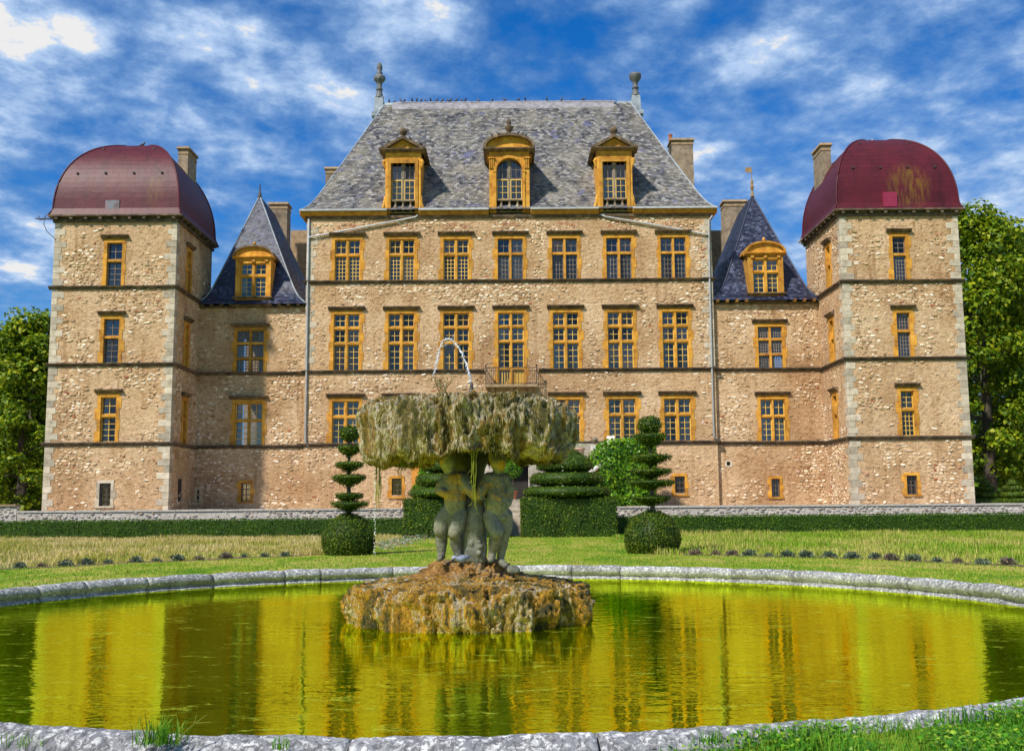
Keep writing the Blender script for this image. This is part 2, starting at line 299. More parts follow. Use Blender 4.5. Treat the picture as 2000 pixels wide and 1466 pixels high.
def statue():
    m, t, b, o = newmat('mossy_statue_stone')
    c = ramp(t, nzn(t, pos(t), 2.6, 6, .65, .3), [(.3, (.055, .055, .045)), (.48, (.135, .14, .115)), (.62, (.215, .21, .165)), (.78, (.12, .095, .04))])
    f = ramp(t, nzn(t, pos(t, (1, 1, 1.6)), 3.4, 5, .6, .4), [(.50, (0, 0, 0)), (.60, (1, 1, 1))])
    g = N(t, 'ShaderNodeNewGeometry'); s = N(t, 'ShaderNodeSeparateXYZ'); L(t, g.outputs['Position'], s.inputs[0])
    hi = ramp(t, mth(t, 'DIVIDE', s.outputs[2], 3.), [(.50, (.08, .08, .08)), (.58, (1, 1, 1))])
    c = mixc(t, mth(t, 'MULTIPLY', f, hi), c, (.36, .215, .03))
    c = mixc(t, .8, c, ramp(t, nzn(t, pos(t), 26, 6, .75), [(.33, (.3, .27, .22)), (.5, (.95, .95, .95)), (.7, (1.25, 1.25, 1.25))]), 'MULTIPLY')
    L(t, c, b.inputs['Base Color']); b.inputs['Roughness'].default_value = .7; bump(t, b, nzn(t, pos(t), 30, 6, .7), .6, .015); return m
M['statue'] = statue()
def glass():
    m, t, b, o = newmat('old_window_glass')
    g = N(t, 'ShaderNodeBsdfGlossy', ins={'Roughness': .04, 'Color': (.84, .66, .54, 1)})
    tr = N(t, 'ShaderNodeBsdfTransparent', ins={'Color': (.72, .76, .80, 1)})
    fr = N(t, 'ShaderNodeFresnel', ins={'IOR': 1.72}); mx = N(t, 'ShaderNodeMixShader')
    bm = N(t, 'ShaderNodeBump', ins={'Strength': .12, 'Distance': .02}); L(t, nzn(t, pos(t), 3, 2), bm.inputs['Height']); L(t, bm.outputs[0], g.inputs['Normal'])
    L(t, mth(t, 'MULTIPLY', fr.outputs[0], mth(t, 'MULTIPLY_ADD', objr(t), 1.6, .5)), mx.inputs[0]); L(t, tr.outputs[0], mx.inputs[1]); L(t, g.outputs[0], mx.inputs[2]); L(t, mx.outputs[0], o.inputs[0]); return m
M['glass'] = glass()
def water():
    m, t, b, o = newmat('green_pond_water')
    t.nodes.remove(b)
    body = ramp(t, nzn(t, pos(t), .35, 5, .6, .5), [(.3, (.025, .042, .001)), (.5, (.055, .078, .002)), (.7, (.10, .13, .004))])
    df = N(t, 'ShaderNodeBsdfDiffuse'); L(t, body, df.inputs[0])
    gl = N(t, 'ShaderNodeBsdfGlossy', ins={'Roughness': .015, 'Color': (.83, 1.0, .04, 1)})
    lw = N(t, 'ShaderNodeFresnel', ins={'IOR': 1.5})
    fac = mth(t, 'MULTIPLY_ADD', lw.outputs[0], .45, .66); fac = mth(t, 'MINIMUM', fac, .95)
    # ripples: long low swell everywhere, sharper chop in patches
    sw = nzn(t, pos(t, (1, 2.2, 1)), 2.6, 2, .45, .3)
    ch = nzn(t, pos(t, (1, 2.0, 1)), 8., 2, .5, .5)
    g = N(t, 'ShaderNodeNewGeometry'); s = N(t, 'ShaderNodeSeparateXYZ'); L(t, g.outputs['Position'], s.inputs[0])
    pm = ramp(t, nzn(t, pos(t), .22, 3, .5), [(.40, (.10, .10, .10)), (.60, (1, 1, 1))])
    dd = N(t, 'ShaderNodeVectorMath', operation='DISTANCE', ins={1: (-1.6, 15.4, -.1)}); L(t, pos(t), dd.inputs[0])
    rg = mth(t, 'MULTIPLY', mth(t, 'SINE', mth(t, 'MULTIPLY', dd.outputs['Value'], 21.)), mth(t, 'DIVIDE', .10, mth(t, 'ADD', mth(t, 'MULTIPLY', dd.outputs['Value'], dd.outputs['Value']), 1.2)))
    ch = mth(t, 'ADD', ch, rg)
    h = mth(t, 'ADD', mth(t, 'MULTIPLY', sw, .55), mth(t, 'MULTIPLY', ch, mth(t, 'MULTIPLY', pm, .45)))
    bm = N(t, 'ShaderNodeBump', ins={'Strength': .5, 'Distance': .012}); L(t, h, bm.inputs['Height'])
    L(t, bm.outputs[0], gl.inputs['Normal'])
    mx = N(t, 'ShaderNodeMixShader'); L(t, fac, mx.inputs[0]); L(t, df.outputs[0], mx.inputs[1]); L(t, gl.outputs[0], mx.inputs[2])
    # floating algae film
    al = N(t, 'ShaderNodeBsdfDiffuse', ins={0: (.30, .36, .03, 1)})
    af = mth(t, 'MULTIPLY', ramp(t, nzn(t, pos(t, (.8, 1.7, 1)), 2.3, 11, .82, .4), [(.575, (0, 0, 0)), (.61, (1, 1, 1))]), .6)
    m2 = N(t, 'ShaderNodeMixShader'); L(t, af, m2.inputs[0]); L(t, mx.outputs[0], m2.inputs[1]); L(t, al.outputs[0], m2.inputs[2]); L(t, m2.outputs[0], o.inputs[0]); return m
M['water'] = water()
def jet():
    m, t, b, o = newmat('jet_water'); b.inputs['Base Color'].default_value = (.92, .95, 1, 1); b.inputs['Roughness'].default_value = .15
    b.inputs['Transmission Weight'].default_value = .35; b.inputs['IOR'].default_value = 1.33; return m
M['jet'] = jet()
M['pigeon'] = stone('pigeon_feathers', [(.3, (.03, .03, .035)), (.7, (.09, .09, .11))], 6, .7)
M['pigeonblue'] = stone('blue_grey_feathers', [(.35, (.06, .07, .10)), (.55, (.22, .25, .36)), (.7, (.34, .37, .48))], 9, .6)

# ------------------------------------------------------------------ mesh helpers
WORLD = {}
class MB:
    def __init__(s): s.v = []; s.f = []
    def add(s, vs, fs):
        n = len(s.v); s.v += [tuple(q) for q in vs]; s.f += [tuple(i+n for i in q) for q in fs]
    def box(s, x0, x1, y0, y1, z0, z1):
        s.add([(x0, y0, z0), (x1, y0, z0), (x1, y1, z0), (x0, y1, z0), (x0, y0, z1), (x1, y0, z1), (x1, y1, z1), (x0, y1, z1)],
              [(0, 3, 2, 1), (4, 5, 6, 7), (0, 1, 5, 4), (1, 2, 6, 5), (2, 3, 7, 6), (3, 0, 4, 7)]); return s
    def taper(s, x0, x1, y0, y1, z0, z1, i):      # box narrowing upward by i
        s.add([(x0, y0, z0), (x1, y0, z0), (x1, y1, z0), (x0, y1, z0), (x0+i, y0+i, z1), (x1-i, y0+i, z1), (x1-i, y1-i, z1), (x0+i, y1-i, z1)],
              [(0, 3, 2, 1), (4, 5, 6, 7), (0, 1, 5, 4), (1, 2, 6, 5), (2, 3, 7, 6), (3, 0, 4, 7)]); return s
    def prism(s, poly, y0, y1):                   # polygon in x,z extruded along y
        n = len(poly)
        s.add([(x, y0, z) for x, z in poly]+[(x, y1, z) for x, z in poly],
              [tuple(range(n)), tuple(range(2*n-1, n-1, -1))]+[(i, n+i, n+(i+1) % n, (i+1) % n) for i in range(n)]); return s
    def prismx(s, poly, x0, x1):                  # polygon in y,z extruded along x
        n = len(poly)
        s.add([(x0, y, z) for y, z in poly]+[(x1, y, z) for y, z in poly],
              [tuple(range(n-1, -1, -1)), tuple(range(n, 2*n))]+[(i, (i+1) % n, n+(i+1) % n, n+i) for i in range(n)]); return s
    def tube(s, pts, r, n=6):
        pts = [Vector(p) for p in pts]; rs = r if hasattr(r, '__len__') else [r]*len(pts); base = len(s.v); up = Vector((.13, .21, .97))
        for i, p in enumerate(pts):
            d = (pts[min(i+1, len(pts)-1)]-pts[max(i-1, 0)]).normalized(); a = d.cross(up)
            if a.length < .1: a = d.cross(Vector((1, 0, 0)))
            a.normalize(); b = d.cross(a)
            for k in range(n):
                q = p+(a*math.cos(2*math.pi*k/n)+b*math.sin(2*math.pi*k/n))*rs[i]; s.v.append(tuple(q))
        for i in range(len(pts)-1):
            for k in range(n):
                s.f.append((base+i*n+k, base+i*n+(k+1) % n, base+(i+1)*n+(k+1) % n, base+(i+1)*n+k))
        s.f.append(tuple(base+k for k in range(n-1, -1, -1))); s.f.append(tuple(base+(len(pts)-1)*n+k for k in range(n))); return s
    def lathe(s, prof, c=(0, 0, 0), n=16, sq=None):
        base = len(s.v)
        for r, z in prof:
            for k in range(n):
                t = 2*math.pi*(k+.5)/n; s.v.append((c[0]+r*math.cos(t), c[1]+r*math.sin(t), c[2]+z))
        for i in range(len(prof)-1):
            for k in range(n): s.f.append((base+i*n+k, base+i*n+(k+1) % n, base+(i+1)*n+(k+1) % n, base+(i+1)*n+k))
        s.f.append(tuple(base+k for k in range(n-1, -1, -1))); s.f.append(tuple(base+(len(prof)-1)*n+k for k in range(n))); return s
    def ball(s, c, r, n=10, sz=1.0):
        m = n//2+1; prof = [(max(r*math.sin(math.pi*i/m), .001), -r*math.cos(math.pi*i/m)*sz) for i in range(m+1)]
        return s.lathe(prof, c, n)
    def mesh(s, name, mat, org=(0, 0, 0), smooth=False):
        me = bpy.data.meshes.new(name); me.from_pydata([(x-org[0], y-org[1], z-org[2]) for x, y, z in s.v], [], s.f)
        if mat: me.materials.append(M[mat] if isinstance(mat, str) else mat)
        if smooth: me.polygons.foreach_set('use_smooth', [True]*len(me.polygons))
        return me
    def build(s, name, mat, parent=None, smooth=False, org=None, **kw):
        if org is None:
            v = np.array(s.v); lo, hi = v.min(0), v.max(0); org = ((lo[0]+hi[0])/2, (lo[1]+hi[1])/2, lo[2])
        return place(name, s.mesh(name, mat, org, smooth), parent, org, **kw)
def tag(o, label=None, category=None, group=None, kind=None):
    for k, v in (('label', label), ('category', category), ('group', group), ('kind', kind)):
        if v: o[k] = v
    return o
def place(name, me, parent=None, loc=(0, 0, 0), rot=0, local=False, **kw):
    o = bpy.data.objects.new(name, me); COL.objects.link(o); loc = Vector(loc)
    if parent is not None:
        o.parent = parent; o.location = loc if local else loc-WORLD[parent.name]
    else: o.location = loc
    WORLD[o.name] = loc if not local else WORLD[parent.name]+loc
    if rot: o.rotation_euler = (0, 0, rot)
    return tag(o, **kw)
def thing(name, label, category, loc=(0, 0, 0), group=None):
    return place(name, None, None, loc, label=label, category=category, group=group)
def npmesh(name, V, Fc, mat, org=(0, 0, 0), smooth=False):
    me = bpy.data.meshes.new(name); V = np.asarray(V, dtype=np.float64)-np.array(org); Fc = np.asarray(Fc, dtype=np.int32)
    me.vertices.add(len(V)); me.vertices.foreach_set('co', V.astype(np.float32).ravel())
    k = Fc.shape[1]; me.loops.add(Fc.size); me.loops.foreach_set('vertex_index', Fc.ravel())
    me.polygons.add(len(Fc)); me.polygons.foreach_set('loop_start', np.arange(0, Fc.size, k, dtype=np.int32))
    me.update(calc_edges=True); me.validate()
    me.materials.append(M[mat])
    if smooth: me.polygons.foreach_set('use_smooth', [True]*len(me.polygons))
    return me
def unit(a): return a/np.maximum(np.linalg.norm(a, axis=-1, keepdims=True), 1e-9)
def leaves(C, Nr, size, aspect=.6, jitter=.8, fold=.15):
    """rhombic leaves at points C facing roughly along Nr; size array"""
    n = len(C); nr = unit(Nr+rng.normal(0, jitter, (n, 3))); t = unit(np.cross(nr, unit(rng.normal(0, 1, (n, 3))))); b = np.cross(nr, t)
    s = np.asarray(size).reshape(-1, 1)*np.ones((n, 1))
    V = np.stack([C-t*s*.5, C+b*s*.5*aspect+nr*s*fold, C+t*s*.5, C-b*s*.5*aspect+nr*s*fold], 1).reshape(-1, 3)
    Fc = np.arange(4*n).reshape(n, 4); return V, Fc
def blades(C, h, wd, lean=.35, segs=1):
    n = len(C); h = np.asarray(h).reshape(-1, 1)*np.ones((n, 1)); an = rng.uniform(0, 2*np.pi, n); d = np.stack([np.cos(an), np.sin(an), np.zeros(n)], 1)
    p = np.stack([-d[:, 1], d[:, 0], d[:, 2]], 1); l = rng.uniform(0, lean, (n, 1)); up = np.array([[0, 0, 1.]])
    m = C+up*h*.55+p*h*l*.3; tip = C+up*h*(1-l*.35)+p*h*l; wd = np.asarray(wd).reshape(-1, 1)*np.ones((n, 1))
    V = np.stack([C-d*wd*.5, C+d*wd*.5, m+d*wd*.4, m-d*wd*.4, tip], 1).reshape(-1, 3)
    i = np.arange(n)*5
    Fc = np.concatenate([np.stack([i, i+1, i+2], 1), np.stack([i, i+2, i+3], 1), np.stack([i+3, i+2, i+4], 1)]); return V, Fc

# ------------------------------------------------------------------ walls with openings, rubble
def wall(name, parent, origin, ax, w_, z0, z1, holes, mat='mortar', depth=.5, stones=True, dens=.5, seed=0, quoin=(0, 0), smat='rubble', hr=(.08, .2), wr=(.1, .42), keep=.75):
    """wall in local (u along ax from origin, z up); outward = ax rotated -90deg; holes = (u0,u1,z0,z1)"""
    ax = Vector(ax); out = Vector((ax.y, -ax.x, 0)); origin = Vector(origin)
    us = sorted({0, w_} | {h for q in holes for h in q[:2]}); zs = sorted({z0, z1} | {h for q in holes for h in q[2:]})
    m = MB(); W3 = lambda u, z, d=0: tuple(Vector((origin.x, origin.y, 0))+ax*u+out*d+Vector((0, 0, z)))
    for i in range(len(us)-1):
        for j in range(len(zs)-1):
            uc, zc_ = (us[i]+us[i+1])/2, (zs[j]+zs[j+1])/2
            if any(h[0] < uc < h[1] and h[2] < zc_ < h[3] for h in holes): continue
            m.add([W3(us[i], zs[j]), W3(us[i+1], zs[j]), W3(us[i+1], zs[j+1]), W3(us[i], zs[j+1])], [(0, 1, 2, 3)])
    for u0, u1, a0, a1 in holes:
        q = [(u0, a0), (u1, a0), (u1, a1), (u0, a1)]
        for k in range(4):
            A, B = q[k], q[(k+1) % 4]; m.add([W3(*A), W3(*B), W3(*B, -depth), W3(*A, -depth)], [(3, 2, 1, 0)])
    wo_ = m.build(name, mat, parent)
    if stones:
        r = random.Random(seed); s = MB(); z = z0+.1
        hs = [(h[0]-.34, h[1]+.34, h[2]-.05, h[3]+.32) for h in holes]
        while z < z1-.15:
            hh = r.uniform(*hr); u = quoin[0]+r.uniform(0, .2)
            while u < w_-quoin[1]-.3:
                ww = r.uniform(*wr)*(1 if r.random() < .85 else 1.35)
                P3 = W3(u, z); k = noise.fractal(Vector((P3[0]*.33, P3[1]*.33+seed, P3[2]*.42)), 1., 2., 3)
                if r.random() < min(max(dens-.10+k*1.9, .04), .95) and u+ww < w_-quoin[1] and not any(h[0] < u+ww and h[1] > u and h[2] < z+hh and h[3] > z for h in hs):
                    pr = r.uniform(.01, .065); n = 7; zj = r.uniform(-.05, .05); ang = sorted(r.uniform(0, 2*math.pi) for _ in range(n))
                    ang = [(2*math.pi*(q+.5*r.random())/n) for q in range(n)]; tilt = r.uniform(-.25, .25)
                    rim, top = [], []
                    for t in ang:
                        k1 = r.uniform(.85, 1.08); c_, s_ = math.cos(t)*ww*.47*k1, math.sin(t)*hh*.46*k1
                        s_ += c_*tilt
                        rim.append(W3(u+ww/2+c_, z+zj+hh/2+s_, -.004)); top.append(W3(u+ww/2+c_*.72, z+zj+hh/2+s_*.72, pr*r.uniform(.6, 1.15)))
                    s.add(rim+top, [(i, (i+1) % n, n+(i+1) % n, n+i) for i in range(n)]+[tuple(range(n, 2*n))])
                u += ww+r.uniform(.01, .05)
            z += hh+.012
        if s.v: s.build('rubble_stones', smat, wo_, kind='stuff')
    return wo_

# ------------------------------------------------------------------ windows (local: x across, z up from the sill, -y out of the wall)
CACHE = {}
def boxmesh(name, mat, x0, x1, y0, y1, z0, z1):
    k = (name, mat, round(x0, 3), round(x1, 3), round(y0, 3), round(y1, 3), round(z0, 3), round(z1, 3))
    if k not in CACHE: CACHE[k] = MB().box(x0, x1, y0, y1, z0, z1).mesh(name, mat)
    return CACHE[k]
def sash_mesh(lw, lh, nx, nzz, mat, fr=.06, bar=.034):
    k = ('sash', round(lw, 3), round(lh, 3), nx, nzz, mat)
    if k not in CACHE:
        m = MB(); m.box(-lw/2, -lw/2+fr, -.03, .03, 0, lh); m.box(lw/2-fr, lw/2, -.03, .03, 0, lh); m.box(-lw/2+fr, lw/2-fr, -.03, .03, 0, fr); m.box(-lw/2+fr, lw/2-fr, -.03, .03, lh-fr, lh)
        iw, ih = lw-2*fr, lh-2*fr
        for i in range(1, nx): x = -iw/2+iw*i/nx; m.box(x-bar/2, x+bar/2, -.02, .02, fr, lh-fr)
        for j in range(1, nzz): z = fr+ih*j/nzz; m.box(-iw/2, iw/2, -.017, .017, z-bar/2, z+bar/2)
        CACHE[k] = m.mesh('sash', mat)
    return CACHE[k]
def curtain_mesh(lw, lh, mat, side):
    k = ('cur', round(lw, 2), round(lh, 2), mat, side)
    if k not in CACHE:
        m = MB(); n = 14; x0, x1 = (-lw/2, lw/2) if side == 0 else ((-lw/2, -lw*.02) if side < 0 else (lw*.02, lw/2))
        for i in range(n+1):
            x = x0+(x1-x0)*i/n; y = .03*math.sin(i*2.4)
            m.v += [(x, y, 0), (x, y, lh)]
        m.f = [(2*i, 2*i+2, 2*i+3, 2*i+1) for i in range(n)]
        CACHE[k] = m.mesh('curtain', mat, smooth=True)
    return CACHE[k]
def window(parent, loc, w_, h_, tiers, cols=2, hood=True, sash='paint', grids=None, rot=0, jw=.2, lintel=.22, curtains=None, surround='yellow', mull=.14, hooddark=True, sill=False, teeth=True, setback=.2):
    r = random.Random(int(loc[0]*97+loc[2]*31)); x = w_/2
    key = ('lintel', round(w_, 2), round(h_, 2), surround, sill)
    if key not in CACHE:
        m = MB().box(-x, x, -.035, .32, h_-lintel, h_)
        CACHE[key] = m.mesh('window', surround)
    o = place('window', CACHE[key], parent, loc, rot)
    L_ = lambda n, me, l=(0, 0, 0): place(n, me, o, l, local=True)
    if sill: L_('sill', boxmesh('sill', surround, -x-.06, x+.06, -.09, .3, -.1, 0))
    # jamb blocks, every other one toothed into the wall
    nb = max(3, round((h_-lintel)/.62)); bh = (h_-lintel)/nb
    for sd in (-1, 1):
        for i in range(nb):
            tooth = (.13 if (i+(sd > 0)) % 2 == 0 else 0.)*(r.uniform(.3, 1.2) if teeth else 0); tooth = round(tooth, 2)
            a, b = (-x-tooth, -x+jw) if sd < 0 else (x-jw, x+tooth)
            L_('jamb_stone', boxmesh('jamb_stone', surround, a, b, -.03 if tooth < .02 else -.022, .32, i*bh+.004, (i+1)*bh-.004))
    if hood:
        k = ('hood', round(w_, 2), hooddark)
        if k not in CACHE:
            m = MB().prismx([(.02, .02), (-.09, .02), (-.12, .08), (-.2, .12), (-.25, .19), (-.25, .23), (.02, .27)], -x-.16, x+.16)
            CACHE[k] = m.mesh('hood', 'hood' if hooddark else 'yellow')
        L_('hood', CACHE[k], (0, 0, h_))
    iw, ih = w_-2*jw, h_-lintel; nt_ = len(tiers); tot = sum(tiers); free = ih-mull*(nt_-1)
    cw = (iw-mull*(cols-1))/cols
    if cols == 2: L_('mullion', boxmesh('mullion', surround, -mull/2, mull/2, .02, .24, 0, ih))
    z = 0
    for j, tr in enumerate(tiers):
        lh = free*tr/tot
        if j: L_('transom', boxmesh('transom', surround, -iw/2, iw/2, .027, .235, z-mull, z))
        for c in range(cols):
            xc = -iw/2+cw/2+c*(cw+mull); g = grids[j] if grids else (2, 2)
            L_('sash', sash_mesh(cw, lh, g[0], g[1], sash), (xc, setback, z))
            p = L_('pane', boxmesh('pane', 'glass', -cw/2+.02, cw/2-.02, -.003, .003, .02, lh-.02), (xc, setback+.004, z)); p.rotation_euler = (r.uniform(-.05, .02), 0, r.uniform(-.04, .04))
            if curtains and j in curtains[1]:
                L_('curtain', curtain_mesh(cw, lh, curtains[0], curtains[2] if curtains[2] == 0 else (-1 if c == 0 else 1)), (xc, setback+.16, z))
        z += lh+mull
    return o
def hole(xc, z0, w_, h_, jw=.2, lintel=.22): return (xc-w_/2+jw*.5, xc+w_/2-jw*.5, z0, z0+h_-lintel*.5)

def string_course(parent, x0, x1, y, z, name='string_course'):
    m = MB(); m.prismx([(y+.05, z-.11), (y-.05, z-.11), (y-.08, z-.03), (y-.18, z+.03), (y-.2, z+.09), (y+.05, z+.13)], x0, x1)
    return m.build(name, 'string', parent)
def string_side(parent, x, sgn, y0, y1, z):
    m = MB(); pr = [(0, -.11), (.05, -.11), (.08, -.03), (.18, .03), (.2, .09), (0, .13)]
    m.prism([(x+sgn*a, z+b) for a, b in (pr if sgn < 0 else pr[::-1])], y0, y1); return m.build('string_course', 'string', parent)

# ------------------------------------------------------------------ slates
def slates(m, row_fn, rows, sw, lift=.016, seed=0, gap=.02):
    """row_fn(t)->(A,B) end points of the row line at t in 0..1; builds overlapping slates with real butt edges"""
    r = random.Random(seed)
    for i in range(rows):
        t0, t1 = i/rows, (i+1.25)/rows
        A0, B0 = row_fn(t0); A1, B1 = row_fn(min(t1, 1.0)); A0, B0, A1, B1 = map(Vector, (A0, B0, A1, B1))
        ln = (B0-A0).length
        if ln < .05: continue
        nrm = (B0-A0).cross(A1-A0).normalized()
        n = max(1, round(ln/sw)); off = .5*(i % 2)
        for k in range(-1, n+1):
            f0, f1 = (k+off+gap)/n, (k+1+off-gap)/n
            f0, f1 = max(f0, 0), min(f1, 1)
            if f1-f0 < .15/n: continue
            l = lift*r.uniform(.5, 1.7); d = r.uniform(-.008, .012)
            a, b = A0.lerp(B0, f0)+nrm*l, A0.lerp(B0, f1)+nrm*l*r.uniform(.7, 1.2)
            dn = (A0-A1).normalized()*d; a += dn; b += dn
            c, e_ = A1.lerp(B1, f1)+nrm*.002, A1.lerp(B1, f0)+nrm*.002
            m.add([a, b, c, e_, a-nrm*(l+.01), b-nrm*(l+.01)], [(0, 1, 2, 3), (4, 5, 1, 0)])
    return m
def interp(pts, t):
    """polyline by arc length, lightly smoothed"""
    pts = [Vector(p) for p in pts]; ds = [0]
    for a, b in zip(pts, pts[1:]): ds.append(ds[-1]+(b-a).length)
    q = t*ds[-1]
    for i in range(len(pts)-1):
        if q <= ds[i+1]+1e-9: return pts[i].lerp(pts[i+1], (q-ds[i])/(ds[i+1]-ds[i]))
    return pts[-1]
def smooth_poly(pts, it=2):
    pts = [Vector(p) for p in pts]
    for _ in range(it):
        q = [pts[0]]
        for a, b in zip(pts, pts[1:]): q += [a.lerp(b, .25), a.lerp(b, .75)]
        q.append(pts[-1]); pts = q
    return pts
#--STRUCTURE--
# ------------------------------------------------------------------ ground
YB, YW, YT = 65.7, 66.0, 61.0
PC, PRI, PRO, WZ = Vector((-.58, 15.86, 0)), 9.02, 9.33, -.07      # pool centre, inner/outer radius, water level
m = MB(); n = 96
ring = [(PC.x+(PRI+.2)*math.cos(2*math.pi*k/n), PC.y+(PRI+.2)*math.sin(2*math.pi*k/n), 0) for k in range(n)]
outer = [(PC.x+60*math.cos(2*math.pi*k/n), PC.y+60*math.sin(2*math.pi*k/n), 0) for k in range(n)]
far = [(PC.x+1500*math.cos(2*math.pi*k/n), PC.y+1500*math.sin(2*math.pi*k/n), 0) for k in range(n)]
m.v = ring+outer+far; m.f = [(k, n+k, n+(k+1) % n, (k+1) % n) for k in range(n)]+[(n+k, 2*n+k, 2*n+(k+1) % n, n+(k+1) % n) for k in range(n)]
m.f = [q[::-1] for q in m.f]
lawn = m.build('lawn', 'ground', kind='structure', org=(0, 0, 0))
m = MB(); m.v = [(PC.x, PC.y, WZ)]; nr_ = 1
for k in range(n): m.v.append((PC.x+(PRI+.15)*math.cos(2*math.pi*k/n), PC.y+(PRI+.15)*math.sin(2*math.pi*k/n), WZ))
m.f = [(0, 1+k, 1+(k+1) % n) for k in range(n)]
m.build('pool_water', 'water', kind='structure', org=(PC.x, PC.y, WZ))
m = MB().box(-75, 75, 57.9, 110, -.3, 1.4); m.build('terrace', 'terrace', kind='structure')

# ------------------------------------------------------------------ corner towers
def dome(parent, x0, x1, y0, y1, z0, H, seed):
    cx_, cy_, W = (x0+x1)/2, (y0+y1)/2, (x1-x0)/2
    core = MB(); sh = MB(); rows = 20
    def prof(t):
        ww = W*(max(1-t**2.35, 0))**(1/2.05)
        return ww+.16*max(0, 1-t/.09)**1.6, z0+H*t
    ts = [1-(1-i/rows)**1.35 for i in range(rows+1)]
    corner = [((-1, -1), (1, -1)), ((1, -1), (1, 1)), ((1, 1), (-1, 1)), ((-1, 1), (-1, -1))]
    for s_, (a, b) in enumerate(corner):
        def rf(t, a=a, b=b):
            i = t*rows; k = min(int(i), rows-1); tt = ts[k]+(ts[k+1]-ts[k])*(i-k); ww, z = prof(tt)
            return (cx_+a[0]*ww, cy_+a[1]*ww, z), (cx_+b[0]*ww, cy_+b[1]*ww, z)
        slates(sh, rf, rows, 1.05, .0035, seed+s_, .003)
    for i in range(rows+1):
        ww, z = prof(ts[i]); ww = max(ww-.02, .01)
        core.v += [(cx_-ww, cy_-ww, z-.02), (cx_+ww, cy_-ww, z-.02), (cx_+ww, cy_+ww, z-.02), (cx_-ww, cy_+ww, z-.02)]
    for i in range(rows):
        for k in range(4): core.f.append((4*i+k, 4*i+(k+1) % 4, 4*i+4+(k+1) % 4, 4*i+4+k))
    d = core.build('dome_roof', 'maroon', parent)
    sh.build('metal_sheeting', 'maroon', d, kind='stuff')
    for a, b in ((-1, -1), (1, -1), (1, 1), (-1, 1)):
        pts = [(cx_+a*prof(t)[0], cy_+b*prof(t)[0], prof(t)[1]+.01) for t in [i/28 for i in range(28)]+[.985]]
        MB().tube(pts, .055, 6).build('hip_roll', 'maroon', d, smooth=True)
    MB().lathe([(.3, -.03), (.3, .05), (.12, .12), (.05, .3), (.02, .32)], (cx_, cy_, z0+H-.03), 8).build('finial', 'lead', d)
    # snow hooks: small dark knobs in two lines
    for t, nn in ((.5, 4), (.86, 2)):
        ww, z = prof(t)
        for i in range(nn):
            x = cx_-ww*.75+ww*1.5*i/max(nn-1, 1); MB().box(x-.06, x+.06, cy_-ww-.1, cy_-ww+.02, z-.05, z+.05).build('roof_hook', 'iron', d)
    return d
def chimney(parent, x0, x1, y0, y1, z0, z1, cap=.18, mat='chimney'):
    c = MB().taper(x0, x1, y0, y1, z0, z1-.5, .04).build('chimney', mat, parent)
    MB().box(x0-.0, x1+.0, y0-.0, y1+.0, z1-.5, z1-.42).build('band', 'chimneycap', c)
    m = MB().box(x0+.03, x1-.03, y0+.03, y1-.03, z1-.42, z1-.16); m.taper(x0-.08, x1+.08, y0-.08, y1+.08, z1-.16, z1, .05); m.build('cap', 'chimneycap', c)
    return c
QC = {}
def quoins(parent, x, y, sx, z0, z1, seed, sy=1, short=.36, long=.62, hgt=.385):
    r = random.Random(seed); i = 0; z = z0
    while z+hgt < z1:
        k = (i % 2, r.randrange(3), sx)
        if k not in QC:
            l1 = (long if k[0] else short)*(1, .85, 1.16)[k[1]]; l2 = (short if k[0] else long)*(1, .88, 1.1)[k[1]]
            b = .012; X0, X1 = (-.022, l1) if sx > 0 else (-l1, .022)
            m = MB(); Y0, Y1 = -.024, l2
            m.add([(X0, Y0+b, 0), (X1, Y0+b, 0), (X1, Y1, 0), (X0, Y1, 0), (X0, Y0+b, hgt-.012), (X1, Y0+b, hgt-.012), (X1, Y1, hgt-.012), (X0, Y1, hgt-.012),
                   (X0+b, Y0, b), (X1-b, Y0, b), (X1-b, Y0, hgt-.012-b), (X0+b, Y0, hgt-.012-b)],
                  [(0, 3, 2, 1), (4, 5, 6, 7), (1, 2, 6, 5), (2, 3, 7, 6), (3, 0, 4, 7), (8, 9, 10, 11), (0, 1, 9, 8), (1, 5, 10, 9), (5, 4, 11, 10), (4, 0, 8, 11)])
            QC[k] = m.mesh('quoin', 'quoin')
        place('quoin', QC[k], parent, (x, y, z)); z += hgt; i += 1

